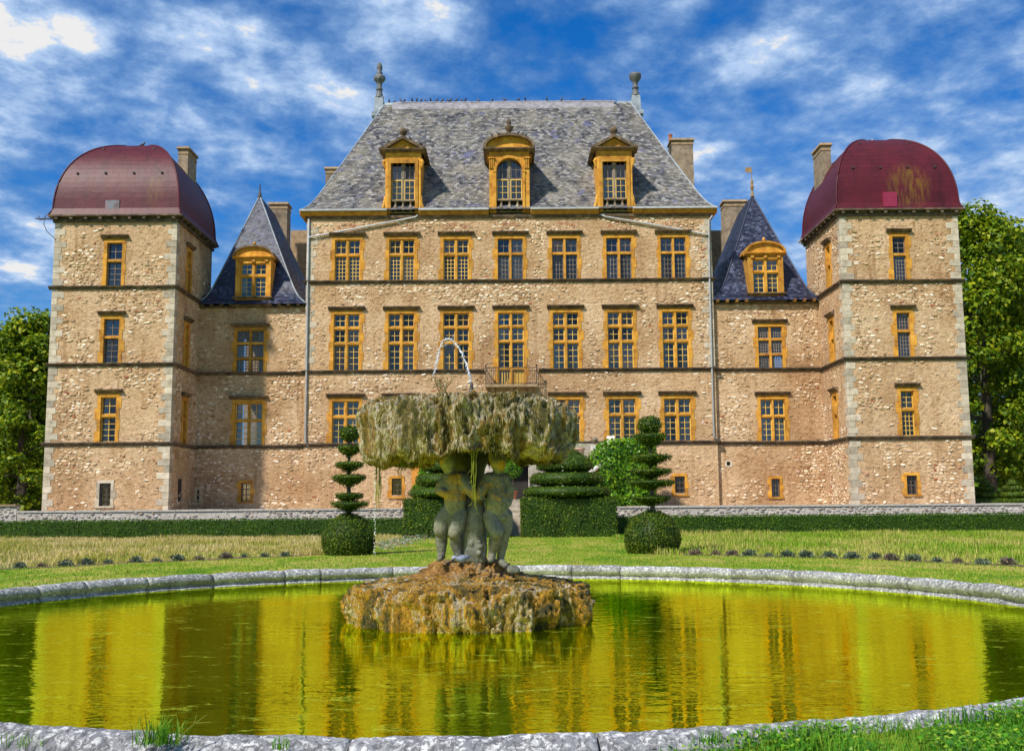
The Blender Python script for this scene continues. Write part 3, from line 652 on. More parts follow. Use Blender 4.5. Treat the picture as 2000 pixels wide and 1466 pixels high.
def tower(name, label, x0, x1, inner, wx, ww, seed, white_base, curt):
    y0, y1, zb, zt = YT, YT+7.3, 1.35, 18.75
    T = thing(name, label, 'tower', ((x0+x1)/2, (y0+y1)/2, zb))
    rows = [(5.47, 2.88), (10.16, 2.86), (14.81, 2.86)]
    bz, bh, bw = (1.75, 1.5, 1.0) if white_base else (2.05, 1.28, .95)
    hs = [hole(wx-x0, z, ww, h) for z, h in rows]+[hole(wx-x0, bz, bw, bh, .17, .17)]
    wall('front_wall', T, (x0, y0, 0), (1, 0, 0), x1-x0, zb, zt, hs, seed=seed, quoin=(.5, .5), dens=.42)
    yc = 63.5; sw = 1.1
    if inner > 0:
        wall('side_wall', T, (x1, y0, 0), (0, 1, 0), y1-y0, zb, zt, [hole(yc-y0, z, sw, h) for z, h in rows], seed=seed+1, quoin=(.5, 0), dens=.25)
        wall('side_wall', T, (x0, y1, 0), (0, -1, 0), y1-y0, zb, zt, [], seed=seed+2, quoin=(0, .5), dens=.3)
    else:
        wall('side_wall', T, (x0, y1, 0), (0, -1, 0), y1-y0, zb, zt, [hole(y1-yc, z, sw, h) for z, h in rows], seed=seed+1, quoin=(0, .5), dens=.3)
        wall('side_wall', T, (x1, y0, 0), (0, 1, 0), y1-y0, zb, zt, [], seed=seed+2, quoin=(.5, 0), dens=.3)
    wall('back_wall', T, (x1, y1, 0), (-1, 0, 0), x1-x0, zb, zt, [], stones=False)
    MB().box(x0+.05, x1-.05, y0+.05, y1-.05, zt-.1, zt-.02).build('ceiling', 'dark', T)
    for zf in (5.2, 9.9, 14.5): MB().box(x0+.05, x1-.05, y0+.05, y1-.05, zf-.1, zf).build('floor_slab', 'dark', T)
    for i, (z, h) in enumerate(rows):
        sash = curt[i][0]; g = curt[i][1]
        window(T, (wx, y0, z), ww, h, [1.45, 1], 1, True, sash, g, curtains=curt[i][2])
        window(T, ((x1 if inner > 0 else x0), yc, z), sw, h, [1.45, 1], 1, True, 'paint', [(2, 4), (2, 2)], rot=math.pi/2*inner)
    bwin = window(T, (wx, y0, bz), bw, bh, [1], 1, False, 'oldwood', [(2, 4)], jw=.17, lintel=.17, surround='quoin' if white_base else 'yellow', sill=True)
    g = MB()
    for i in range(5): xx = -.3+.15*i; g.box(xx-.011, xx+.011, .03, .05, 0, bh-.17)
    for i in range(4): zz = .15+.32*i; g.box(-.34, .34, .05, .065, zz-.011, zz+.011)
    place('grille', g.mesh('grille', 'iron'), bwin, (0, 0, 0), local=True)
    for z in (5.36, 10.05, 14.7):
        string_course(T, x0-.2, x1+.2, y0, z)
        string_side(T, x1 if inner > 0 else x0, inner, y0, y1 if z > 14 else YW+.1, z); string_side(T, x0 if inner > 0 else x1, -inner, y0, y1, z)
    for k, (qx, sx) in enumerate(((x0, 1), (x1, -1))): quoins(T, qx, y0, sx, zb+.02, zt-.02, seed+9+k)
    # cornice with brackets under the dome
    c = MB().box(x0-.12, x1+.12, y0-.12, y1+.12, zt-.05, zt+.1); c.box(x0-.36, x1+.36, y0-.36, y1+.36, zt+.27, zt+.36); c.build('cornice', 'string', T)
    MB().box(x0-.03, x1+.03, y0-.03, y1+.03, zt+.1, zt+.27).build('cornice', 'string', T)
    bm_ = boxmesh('bracket', 'string', -.09, .09, -.28, 0, 0, .165); bs = boxmesh('bracket', 'string', 0, .28, -.09, .09, 0, .165)
    for i in range(9): place('bracket', bm_, T, (x0+.15+(x1-x0-.3)*i/8, y0-.031, zt+.102))
    for i in range(9):
        if inner > 0: place('bracket', bs, T, (x1+.031, y0+.2+(y1-y0-.4)*i/8, zt+.102))
        else: place('bracket', bs, T, (x0-.311, y0+.2+(y1-y0-.4)*i/8, zt+.102))
    dome(T, x0-.14, x1+.14, y0-.14, y1+.14, zt+.37, 5.45, seed+20)
    return T
LT = tower('corner_tower', 'square stone tower with maroon dome and a white-framed basement window', -27.43, -20.1, 1, -23.8, 1.3, 100, True,
           [('paint', [(2, 4), (2, 2)], ('curtain', (0, 1), -1)), ('oldwood', [(2, 4), (2, 2)], None), ('oldwood', [(2, 4), (2, 2)], ('curtain', (0,), 0))])
RT = tower('corner_tower', 'square stone tower whose maroon dome has yellow lichen and a red hatch', 19.8, 26.9, -1, 23.3, 1.18, 200, False,
           [('paint', [(3, 5), (2, 3)], ('curtain', (1,), 0)), ('oldwood', [(4, 6), (4, 4)], ('curtain', (0, 1), 0)), ('oldwood', [(4, 6), (2, 3)], ('curtain', (0,), -1))])
q = P(219, 404, YT-.2); MB().box(q.x-.42, q.x+.42, YT-.19, YT+.5, q.z-.45, q.z+.42).build('hatch', 'hatch_lead', LT)
q = P(1739, 389, YT-.2); MB().box(q.x-.42, q.x+.42, YT-.19, YT+.5, q.z-.45, q.z+.45).build('hatch', 'hatch', RT)
a, b = P(347, 300, 65), P(368, 300, 65); zt_ = P(360, 286, 65).z
chimney(LT, a.x, b.x, 65, 66.9, 20, zt_)
a, b = P(1603.5, 300, 65), P(1624, 300, 65); zt_ = P(1610, 279, 65).z
chimney(RT, a.x, b.x, 65, 66.9, 20, zt_)
# iron rain spout shaped like a beast, held out on a scrolled bracket
q = P(108, 428, YT-.3)
m = MB(); m.tube([(q.x, q.y, q.z), (q.x-.5, q.y-.05, q.z+.02), (q.x-.85, q.y-.1, q.z-.02), (q.x-1.15, q.y-.1, q.z+.03)], [.05, .045, .06, .03])
m.tube([(q.x-.55, q.y-.05, q.z), (q.x-.62, q.y-.05, q.z+.14), (q.x-.5, q.y-.05, q.z+.22)], .03); m.tube([(q.x-1., q.y-.1, q.z), (q.x-.9, q.y-.1, q.z+.12), (q.x-1.02, q.y-.1, q.z+.2)], .025)
m.tube([(q.x-.6, q.y-.05, q.z-.05), (q.x-.68, q.y, q.z-.3), (q.x-.5, q.y+.1, q.z-.75), (q.x-.1, q.y+.2, q.z-1.1), (q.x-.05, q.y+.3, q.z-1.25)], .02)
m.build('rain_spout', 'iron', LT, smooth=True)
q = P(1563, 470, YT+7.3); m = MB(); m.tube([(q.x+.1, q.y-.1, q.z+.1), (q.x-.15, q.y-.1, q.z-.1), (q.x+.3, q.y-.1, q.z-.35)], .06); m.build('rain_spout', 'zinc', RT)

# ------------------------------------------------------------------ wings
def hip_roof(parent, name, x0, x1, y0, y1, ze, rx0, rx1, ry0, ry1, rz, prof, mat, sw, rowh, seed, lift=.016, visible=('f', 'l', 'r')):
    prof = smooth_poly([(a, 0, b) for a, b in prof], 2)
    def pt(t):
        p = interp([(p.x*(ry0-y0), 0, p.z*(rz-ze)) for p in prof], t); return p.x/(ry0-y0), ze+p.z
    Lh = sum((b-a).length for a, b in zip([Vector((p.x*(ry0-y0), 0, p.z*(rz-ze))) for p in prof], [Vector((p.x*(ry0-y0), 0, p.z*(rz-ze))) for p in prof][1:]))
    rows = round(Lh/rowh); m = MB(); core = MB(); K = 14
    X0 = lambda s: x0+s*(rx0-x0); X1 = lambda s: x1+s*(rx1-x1); Y0 = lambda s: y0+s*(ry0-y0); Y1 = lambda s: y1+s*(ry1-y1)
    sides = {'f': lambda s: ((X0(s), Y0(s)), (X1(s), Y0(s))), 'r': lambda s: ((X1(s), Y0(s)), (X1(s), Y1(s))), 'b': lambda s: ((X1(s), Y1(s)), (X0(s), Y1(s))), 'l': lambda s: ((X0(s), Y1(s)), (X0(s), Y0(s)))}
    for i in range(K+1):
        s, z = pt(i/K); core.v += [(X0(s), Y0(s), z-.03), (X1(s), Y0(s), z-.03), (X1(s), Y1(s), z-.03), (X0(s), Y1(s), z-.03)]
    for i in range(K):
        for k in range(4): core.f.append((4*i+k, 4*i+(k+1) % 4, 4*i+4+(k+1) % 4, 4*i+4+k))
    d = core.build(name, mat, parent)
    for sd in visible:
        def rf(t, sd=sd):
            s, z = pt(t); A, B = sides[sd](s); return (*A, z), (*B, z)
        slates(m, rf, rows, sw, lift, seed)
    m.build('slates', mat, d, kind='stuff')
    return d, pt, (X0, X1, Y0, Y1)

def wing(label, x0, x1, ap, wx, ww, bx, bw, seed, right):
    T = thing('side_wing', label, 'wing', ((x0+x1)/2, YW+6, 1.35)); zb, ze, y1 = 1.35, 14.5, 78
    hs = [hole(wx-x0, 5.5, ww, 2.92), hole(wx-x0, 10.18, ww, 2.92), hole(bx-x0, 2.0, bw, 1.3, .16, .16)]
    if right:
        q = P(1423, 905, YW); hs.append((q.x-x0-.13, q.x-x0+.13, q.z-.14, q.z+.14))
    wall('front_wall', T, (x0, YW, 0), (1, 0, 0), x1-x0, zb, ze, hs, seed=seed, dens=.5)
    wall('back_wall', T, (x1, y1, 0), (-1, 0, 0), x1-x0, zb, ze, [], stones=False)
    for zf in (5.2, 9.9, 14.3): MB().box(x0+.05, x1-.05, YW+.05, y1-.05, zf-.1, zf).build('floor_slab', 'dark', T)
    cur = ('curtain', (0, 1), -1)
    if not right:
        window(T, (wx, YW, 5.5), ww, 2.92, [1.5, 1], 2, True, 'paint', [(2, 4), (2, 2)], mull=.1, curtains=('curtain', (0, 1), -1))
        window(T, (wx, YW, 10.18), ww, 2.92, [.9, .9, .8], 2, True, 'oldwood', [(4, 4), (4, 4), (4, 4)], curtains=('curtain', (0, 1, 2), -1))
    else:
        window(T, (wx, YW, 5.5), ww, 2.92, [1.5, 1], 2, True, 'paint', [(2, 4), (2, 2)], mull=.1, curtains=('curtain', (0, 1), 0))
        window(T, (wx, YW, 10.18), ww, 2.92, [.9, .9, .8], 2, True, 'oldwood', [(4, 4), (4, 4), (4, 4)], curtains=('curtain', (1, 2), 0))
        q = P(1423, 905, YW); MB().box(q.x-.22, q.x-.12, YW-.02, YW+.2, q.z-.2, q.z+.2).box(q.x+.12, q.x+.22, YW-.02, YW+.2, q.z-.2, q.z+.2).box(q.x-.12, q.x+.12, YW-.02, YW+.2, q.z+.12, q.z+.2).box(q.x-.12, q.x+.12, YW-.02, YW+.2, q.z-.2, q.z-.12).build('vent', 'quoin', T)
    b = window(T, (bx, YW, 2.0), bw, 1.3, [1], 1, False, 'oldwood', [(2, 3)], jw=.16, lintel=.16, sill=True)
    g = MB()
    for i in range(5): xx = -.28+.14*i; g.box(xx-.011, xx+.011, .03, .05, 0, 1.14)
    for i in range(4): zz = .12+.3*i; g.box(-.3, .3, .05, .065, zz-.011, zz+.011)
    place('grille', g.mesh('grille', 'iron'), b, (0, 0, 0), local=True)
    string_course(T, x0, x1, YW, 5.41); string_course(T, x0, x1, YW, 10.1)
    # timber eaves: plate with rafter ends
    MB().box(x0+.02, x1-.02, YW-.06, YW+.05, ze-.16, ze-.02).build('eaves_plate', 'hood', T)
    dxs = [x0+.3+.62*i for i in range(int((x1-x0-.4)/.62)+1)]
    bm_ = boxmesh('rafter_end', 'yellow' if right else 'hood', -.09, .09, -.34, 0, 0, .14)
    for x in dxs:
        if abs(x-wx) > 1.2: place('rafter_end', bm_, T, (x, YW-.061, ze-.02))
    rf, pt, fs = hip_roof(T, 'slate_roof', x0+.0, x1-.0, YW-.42, y1, ze+.06, ap[0], ap[0], ap[1], ap[1]+4.5, ap[2],
                          [(0, 0), (.16, .07), (.30, .2), (1, 1)], 'blueslate', .2, .155, seed+5, .014)
    X0, X1, Y0, Y1 = fs
    for f_ in (X0, X1):
        pts = [(f_(pt(t)[0]), Y0(pt(t)[0]), pt(t)[1]+.015) for t in [i/24 for i in range(25)]]
        MB().tube(pts, .05, 6).build('hip_roll', 'blueslate' if right else 'lead', rf, smooth=True)
    if right:
        m = MB(); z = ap[2]; x, y = ap[0], ap[1]
        m.lathe([(.14, -.1), (.1, .1), (.05, .3), (.1, .45), (.13, .6), (.07, .75), (.1, .95), (.05, 1.1), (.025, 1.2), (.02, 2.0)], (x, y, z), 8)
        m.build('weather_vane', 'flag', rf)
        MB().box(x-.42, x-.02, y-.012, y+.012, z+1.62, z+1.98).build('vane_flag', 'flag', rf)
    else:
        MB().lathe([(.16, -.12), (.1, .15), (.06, .3), (.05, .35), (.04, .75), (.02, .85)], (ap[0], ap[1], ap[2]), 8).build('spike_finial', 'iron', rf)
    # dormer
    dy = YW-.12; dw = 2.28; zl, zh = ze-.02, ze+2.78; x = (P(1496, 540, dy).x if right else P(494, 550, dy).x)
    jw = .32
    m = MB(); m.box(x-dw/2, x-dw/2+jw, dy, dy+.5, zl+.5, zh); m.box(x+dw/2-jw, x+dw/2, dy, dy+.5, zl+.5, zh); m.box(x-dw/2, x+dw/2, dy, dy+.5, zl, zl+.5)
    m.box(x-dw/2, x-dw/2+.15, dy+.5, dy+3.6, zl+.5, zh); m.box(x+dw/2-.15, x+dw/2, dy+.5, dy+3.6, zl+.5, zh)
    m.box(x-dw/2, x+dw/2, dy-.003, dy+3.6, zh, zh+.32)
    D = m.build('dormer', 'yellow', T)
    MB().prismx([(dy+.02, zl+.44), (dy-.1, zl+.44), (dy-.18, zl+.52), (dy-.18, zl+.58), (dy+.02, zl+.62)], x-dw/2-.14, x+dw/2+.14).build('sill', 'hood', D)
    MB().prismx([(dy+.02, zl-.02), (dy-.16, zl-.02), (dy-.16, zl+.06), (dy+.02, zl+.1)], x-dw/2-.12, x+dw/2+.12).build('base_moulding', 'hood', D)
    MB().prismx([(dy+.4, zh+.3), (dy-.08, zh+.3), (dy-.2, zh+.38), (dy-.2, zh+.44), (dy+.4, zh+.46)], x-dw/2-.2, x+dw/2+.2).build('cornice', 'yellow', D)
    rr = (dw+.4)/2; hh = .72; arc = [(x+rr*math.cos(math.pi*i/16), zh+.46+hh*math.sin(math.pi*i/16)) for i in range(17)]
    inn = [(x+(rr-.14)*math.cos(math.pi*i/16), zh+.46+(hh-.12)*math.sin(math.pi*i/16)) for i in range(17)]
    MB().prism(inn[::-1], dy-.02, dy+2.4).build('tympanum', 'yellow', D)
    m = MB()
    for i in range(16): m.prism([arc[i], inn[i], inn[i+1], arc[i+1]], dy-.2, dy+2.4)
    m.build('arched_pediment', 'hood' if not right else 'yellow', D)
    m = MB()
    for k in (-1, 0, 1): m.box(x+k*.85-.11, x+k*.85+.11, dy-.09, dy, zh+.08, zh+.28)
    m.build('frieze_blocks', 'yellow', D)
    MB().lathe([(.05, 0), (.05, .08), (.11, .14), (.11, .22), (.03, .3), (.005, .34)], (x, dy+.2, zh+.46+hh), 8).build('ball_finial', 'yellow', D, smooth=True)
    iw, zb_, zt_ = dw-2*jw, zl+.62, zh; ih = zt_-zb_; mu = .16
    MB().box(x-mu/2, x+mu/2, dy+.06, dy+.3, zb_, zt_).build('mullion', 'yellow', D); zz = zb_+ih*.6
    MB().box(x-iw/2, x-mu/2, dy+.066, dy+.294, zz, zz+.14).box(x+mu/2, x+iw/2, dy+.066, dy+.294, zz, zz+.14).build('transom', 'yellow', D)
    cw = (iw-mu)/2
    for c in (-1, 1):
        xc = x+c*(mu/2+cw/2)
        for z_, lh, g_ in ((zb_, zz-zb_, (2, 4)), (zz+.14, zt_-zz-.14, (2, 2))):
            place('sash', sash_mesh(cw, lh, *g_, 'paint'), D, (xc, dy+.26, z_)); place('pane', boxmesh('pane', 'glass', -cw/2+.02, cw/2-.02, -.003, .003, .02, lh-.02), D, (xc, dy+.264, z_))
            if right or z_ == zb_: place('curtain', curtain_mesh(cw, lh, 'curtain', 0 if right else c), D, (xc, dy+.42, z_))
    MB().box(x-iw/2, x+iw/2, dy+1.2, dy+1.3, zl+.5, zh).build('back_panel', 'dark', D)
    return T
LWG = wing('recessed stone wing with blue slate roof and iron spike, joining the lichen-free dome tower', -20.2, -13.2, (-17.25, 69.4, 22.85), -16.8, 2.12, -16.87, .9, 300, False)
RWG = wing('recessed stone wing with blue slate roof topped by a flag weather vane', 12.95, 19.9, (16.62, 69.4, 22.6), 16.6, 1.95, 16.6, .85, 400, True)
# loop-hole with pale plaster patch, slits beside the left tower
q = P(387, 968, YW); MB().box(q.x-.3, q.x-.08, YW-.012, YW+.05, q.z-.55, q.z+.52).box(q.x+.06, q.x+.3, YW-.012, YW+.05, q.z-.52, q.z+.5).box(q.x-.08, q.x+.06, YW-.012, YW+.05, q.z+.38, q.z+.5).box(q.x-.08, q.x+.06, YW-.012, YW+.05, q.z-.54, q.z-.42).build('plaster_patch', 'plaster_patch', LWG)
MB().box(q.x-.075, q.x+.055, YW-.006, YW+.02, q.z-.42, q.z+.38).build('loophole', 'dark', LWG)
MB().box(-20.09, -20.075, 62.7, 63.3, 2.0, 3.35).build('slit_window', 'dark', LT)
a, b = P(525, 400, 76), P(562, 400, 76); chimney(LWG, a.x, b.x, 76, 77.3, 17, P(540, 395, 76).z)
a, b = P(1413, 400, 76), P(1459, 400, 76); chimney(RWG, a.x, b.x, 76, 77.3, 17, P(1430, 390, 76).z)
a, b = P(568, 450, 79), P(604, 450, 79); MB().box(a.x, b.x, 79, 82, 14, a.z).build('rear_stack', 'chimneycap', LWG)
a, b = P(1386, 450, 79), P(1412, 450, 79); MB().box(a.x, b.x, 79, 82, 14, a.z).build('rear_stack', 'chimneycap', RWG)

# ------------------------------------------------------------------ central block
CB = thing('central_block', 'tall central stone block with steep grey slate roof and seven window bays', 'building', (-.1, 73, 1.35))
X0, X1, zb, ze, y1 = -13.2, 12.95, 1.35, 20.35, 80.6
cs = [-.05+3.51*k for k in range(-3, 4)]
hs = []; LOWW, TOPW, MIDW = 2.1, 2.02, 2.04
for k, x in enumerate(cs):
    hs.append(hole(x-X0, 16.05, TOPW, 2.9))
    hs.append(hole(x-X0, 10.2 if k != 3 else 9.2, MIDW, 3.88 if k != 3 else 4.88))
    hs.append(hole(x-X0, 5.55, LOWW, 2.93) if k != 3 else (x-X0-1.0, x-X0+1.0, 5.2, 8.6))
for px in (775, 1328):
    q = P(px, 945, YB); hs.append((q.x-X0-.35, q.x-X0+.35, 2.3, 3.35))
wall('front_wall', CB, (X0, YB, 0), (1, 0, 0), X1-X0, zb, ze, hs, seed=500, quoin=(.1, .1), dens=.5)
wall('side_wall', CB, (X1, YB, 0), (0, 1, 0), y1-YB, zb, ze, [], seed=501, dens=.4)
wall('side_wall', CB, (X0, y1, 0), (0, -1, 0), y1-YB, zb, ze, [], seed=502, dens=.4)
wall('back_wall', CB, (X1, y1, 0), (-1, 0, 0), X1-X0, zb, ze, [], stones=False)
for zf in (5.2, 9.0, 15.8, 20.2): MB().box(X0+.05, X1-.05, YB+.55, y1-.05, zf-.1, zf).build('floor_slab', 'dark', CB)
for k, x in enumerate(cs):
    sash = 'paint' if k < 3 else 'oldwood'; cu = [None, None, None, ('curtain', (0,), 0), ('darkcurtain', (0, 1), 0), ('curtain', (0,), -1), ('curtain', (0,), -1)][k]
    window(CB, (x, YB, 16.05), TOPW, 2.9, [1.75, 1], 2, True, sash, [(3 if k < 3 else 3, 6 if k < 3 else 5), (2, 2)], curtains=cu)
    if k != 3:
        window(CB, (x, YB, 10.2), MIDW, 3.88, [2.0, 1.02, 1], 2, True, 'paint', [(2, 4), (2, 2), (2, 2)], curtains=[('darkcurtain', (0,), 0), None, None, None, ('curtain', (0,), -1), ('darkcurtain', (0, 1), -1), ('curtain', (0, 1), -1)][k])
        window(CB, (x, YB, 5.55), LOWW, 2.93, [1.75, 1], 2, True, 'paint', [(2, 4), (2, 2)], curtains=('curtain', (0, 1), 0 if k < 2 else -1))
    else:
        dwin = window(CB, (x, YB, 9.2), MIDW, 4.88, [1.2, 2.0, 1.02, 1], 2, True, 'paint', [(1, 1), (2, 4), (2, 2), (2, 2)], mull=.12, curtains=('curtain', (1, 2, 3), -1))
        m = MB(); iw = MIDW-.4; m.box(-iw/2, iw/2, .2, .24, 0, 1.02)
        for i in range(10): xx = -iw/2+.08+(iw-.16)*i/9; m.box(xx-.035, xx+.035, .155, .2, .06, .95)
        place('door_panel', m.mesh('door_panel', 'paint'), dwin, (0, 0, 0), local=True)
# relieving arches of thin bricks above the top windows
bk = [boxmesh('arch_brick', 'brickarch', -.032, .032, -.018, .05, 0, .2), boxmesh('arch_brick', 'brickarch', -.03, .03, -.012, .05, 0, .15)]
rr_ = random.Random(5)
for k, x in enumerate(cs):
    for i in range(-6, 7):
        if rr_.random() < .35: continue
        t = i*.085; o = place('arch_brick', bk[rr_.randrange(2)], CB, (x+2.2*math.sin(t)*.55, YB, 19.28+.35*math.cos(t*2.2)+rr_.uniform(-.02, .03))); o.rotation_euler = (0, t*.9+rr_.uniform(-.1, .1), 0)
for q_ in (775, 1328):
    q = P(q_, 945, YB); b = window(CB, (q.x, YB, 2.2), .95, 1.3, [1], 1, False, 'oldwood', [(2, 3)], jw=.16, lintel=.16, sill=True)
    g = MB()
    for i in range(5): xx = -.28+.14*i; g.box(xx-.011, xx+.011, .03, .05, 0, 1.14)
    for i in range(4): zz = .12+.3*i; g.box(-.3, .3, .05, .065, zz-.011, zz+.011)
    place('grille', g.mesh('grille', 'iron'), b, (0, 0, 0), local=True)
dx_ = cs[3]
string_course(CB, X0-.2, X1+.2, YB, 5.47); string_course(CB, X0-.2, dx_-1.75, YB, 10.12); string_course(CB, dx_+1.75, X1+.2, YB, 10.12); string_course(CB, X0-.2, X1+.2, YB, 15.93)
quoins(CB, X0, YB, 1, 10.3, 20.2, 61, short=.3, long=.46); quoins(CB, X1, YB, -1, 10.3, 20.2, 62, short=.3, long=.46)
# ground floor door behind the fountain
MB().box(dx_-1.0, dx_+1.0, YB+.3, YB+.36, 5.5, 8.6).build('entrance_door', 'bark', CB)
# balcony
bal = MB().box(dx_-1.66, dx_+1.66, YB-.75, YB, 9.0, 9.16)
for k in (-1.2, 0, 1.2): bal.prismx([(YB, 8.6), (YB-.5, 8.95), (YB-.5, 9.0), (YB, 9.0)], dx_+k-.12, dx_+k+.12)
bal = bal.build('balcony', 'chimneycap', CB)
m = MB(); y_ = YB-.7
for i in range(27):
    xx = dx_-1.6+3.2*i/26; m.box(xx-.012, xx+.012, y_-.012, y_+.012, 9.16, 10.2)
for sx in (-1, 1):
    for j in range(5): yy = y_+.14*(j+1); m.box(dx_+sx*1.6-.012, dx_+sx*1.6+.012, yy-.012, yy+.012, 9.16, 10.2)
    m.box(dx_+sx*1.6-.02, dx_+sx*1.6+.02, y_, YB, 10.2, 10.24); m.box(dx_+sx*1.6-.02, dx_+sx*1.6+.02, y_, YB, 9.2, 9.23)
    m.ball((dx_+sx*1.6, y_, 10.36), .07, 8); m.box(dx_+sx*1.6-.025, dx_+sx*1.6+.025, y_-.025, y_+.025, 9.16, 10.3)
m.box(dx_-1.6, dx_+1.6, y_-.02, y_+.02, 10.2, 10.24); m.box(dx_-1.6, dx_+1.6, y_-.018, y_+.018, 9.22, 9.25); m.box(dx_-1.6, dx_+1.6, y_-.016, y_+.016, 9.98, 10.0)
m.build('railing', 'iron', bal)
# eaves: stone cornice in lengths between the dormers, zinc gutter above
dl, dc, dr = P(787, 380, YB).x, P(995, 380, YB).x, P(1201, 380, YB).x
for a, b in ((X0-.45, dl-1.0), (dl+1.05, dc-1.35), (dc+1.35, dr-1.1), (dr+1.1, X1+.4)):
    MB().prismx([(YB+.02, 20.28), (YB-.12, 20.28), (YB-.32, 20.4), (YB-.34, 20.56), (YB+.02, 20.56)], a, b).build('cornice', 'yellow', CB)
    MB().box(a, b, YB-.44, YB+.05, 20.56, 20.68).build('gutter', 'zinc', CB)
m = MB().box(X0-.42, X0, YB, y1, 20.3, 20.66); m.box(X1, X1+.38, YB, y1, 20.3, 20.66); m.build('side_cornice', 'yellow', CB)
MB().prismx([(YB+.03, 20.1), (YB-.1, 20.1), (YB-.14, 20.2), (YB-.14, 20.28), (YB+.03, 20.28)], X0-.1, X1+.1).build('cornice_bed', 'hood', CB)
rfm, pt, fs = hip_roof(CB, 'slate_roof', X0-.45, X1+.4, YB-.36, y1+.4, 20.62, -9.2, 8.85, 73.1, 73.6, 30.75, [(0, 0), (.08, .035), (.2, .13), (1, 1)], 'greyslate', .235, .165, 71, .018)
fx0, fx1, fy0, fy1 = fs
for f_ in (fx0, fx1):
    pts = [(f_(pt(t)[0]), fy0(pt(t)[0]), pt(t)[1]+.01) for t in [i/30 for i in range(31)]]
    MB().tube(pts, .05, 6).build('hip_flashing', 'lead', rfm, smooth=True)
# ridge: lead flashing band and a roll of tiles
MB().prismx([(72.75, 30.28), (73.1, 30.86), (73.6, 30.86), (73.9, 30.28)], -8.6, 7.6).build('ridge_flashing', 'ridgetile', rfm)
rt = MB().tube([(0, 0, 0), (.62, 0, 0)], .14, 8).mesh('ridge_tile', 'ridgetile')
for i in range(26): place('ridge_tile', rt, rfm, (-8.5+.625*i, 73.35, 30.92+.012*math.sin(i*1.7)))
for s_, X in ((-1, -9.6), (1, 9.25)):
    m = MB().taper(X-.36, X+.36, 73.0, 73.72, 29.9, 31.35, .06); m.box(X-.5, X+.5, 72.85, 73.87, 29.85, 30.15)
    m.prismx([(72.8, 30.0), (73.2, 30.95), (73.5, 30.95), (73.9, 30.0)], min(X, X-s_*1.4), max(X, X-s_*1.4)); m.build('ridge_pedestal', 'lead', rfm)
    pr = [(.34, 0), (.34, .08), (.24, .16), (.27, .3), (.21, .36), (.2, .62), (.27, .66), (.2, .74), (.18, 1.05), (.25, 1.2), (.4, 1.42), (.44, 1.6), (.4, 1.68), (.22, 1.74), (.2, 1.85)]
    if s_ < 0: pr += [(.24, 1.95), (.14, 2.05), (.2, 2.2), (.22, 2.4), (.17, 2.62), (.08, 2.74), (.01, 2.78)]
    else: pr = [(r, z*.94) for r, z in pr[:12]]+[(.46, 1.6), (.42, 1.72), (.05, 1.68)]
    fo = MB().lathe(pr, (X, 73.36, 31.35), 14).build('ridge_finial', 'finial', rfm, smooth=True)
    m = MB()
    for k in range(8):
        t = 2*math.pi*k/8; m.ball((X+.36*math.cos(t), 73.36+.36*math.sin(t), 31.35+1.42), .09, 6)
    m.build('leaf_ornament', 'finial', fo)
a, b = P(1311, 300, 76), P(1355, 300, 76); ch = chimney(CB, a.x, b.x, 76, 77.6, 20, P(1330, 270, 76).z, mat='chimney')
MB().lathe([(.16, 0), (.14, .5), (.17, .52), (.17, .6), (.12, .6)], (a.x+.1, 76.8, P(1330, 270, 76).z-.02), 10).build('chimney_pot', 'terracotta', ch)
a, b = P(635, 330, 76), P(660, 330, 76); chimney(CB, a.x, b.x+.6, 76, 77.4, 20, P(645, 326, 76).z)
# downpipes
def pipe(px): return [P(x, y, YB-.12) for x, y in px]
MB().tube(pipe([(603, 428), (601, 552), (599, 700), (596, 862), (603, 872)]), .06, 8).build('downpipe', 'zinc', CB, smooth=True)
MB().tube(pipe([(816, 419), (812, 424), (760, 434), (612, 462), (602, 464)]), .06, 8).build('downpipe', 'zinc', CB, smooth=True)
MB().tube(pipe([(1391, 421), (1385, 430), (1386, 547), (1390, 700), (1394, 852), (1402, 860)]), .06, 8).build('downpipe', 'zinc', CB, smooth=True)
MB().tube(pipe([(1172, 418), (1182, 423), (1260, 436), (1382, 458), (1387, 459)]), .06, 8).build('downpipe', 'zinc', CB, smooth=True)

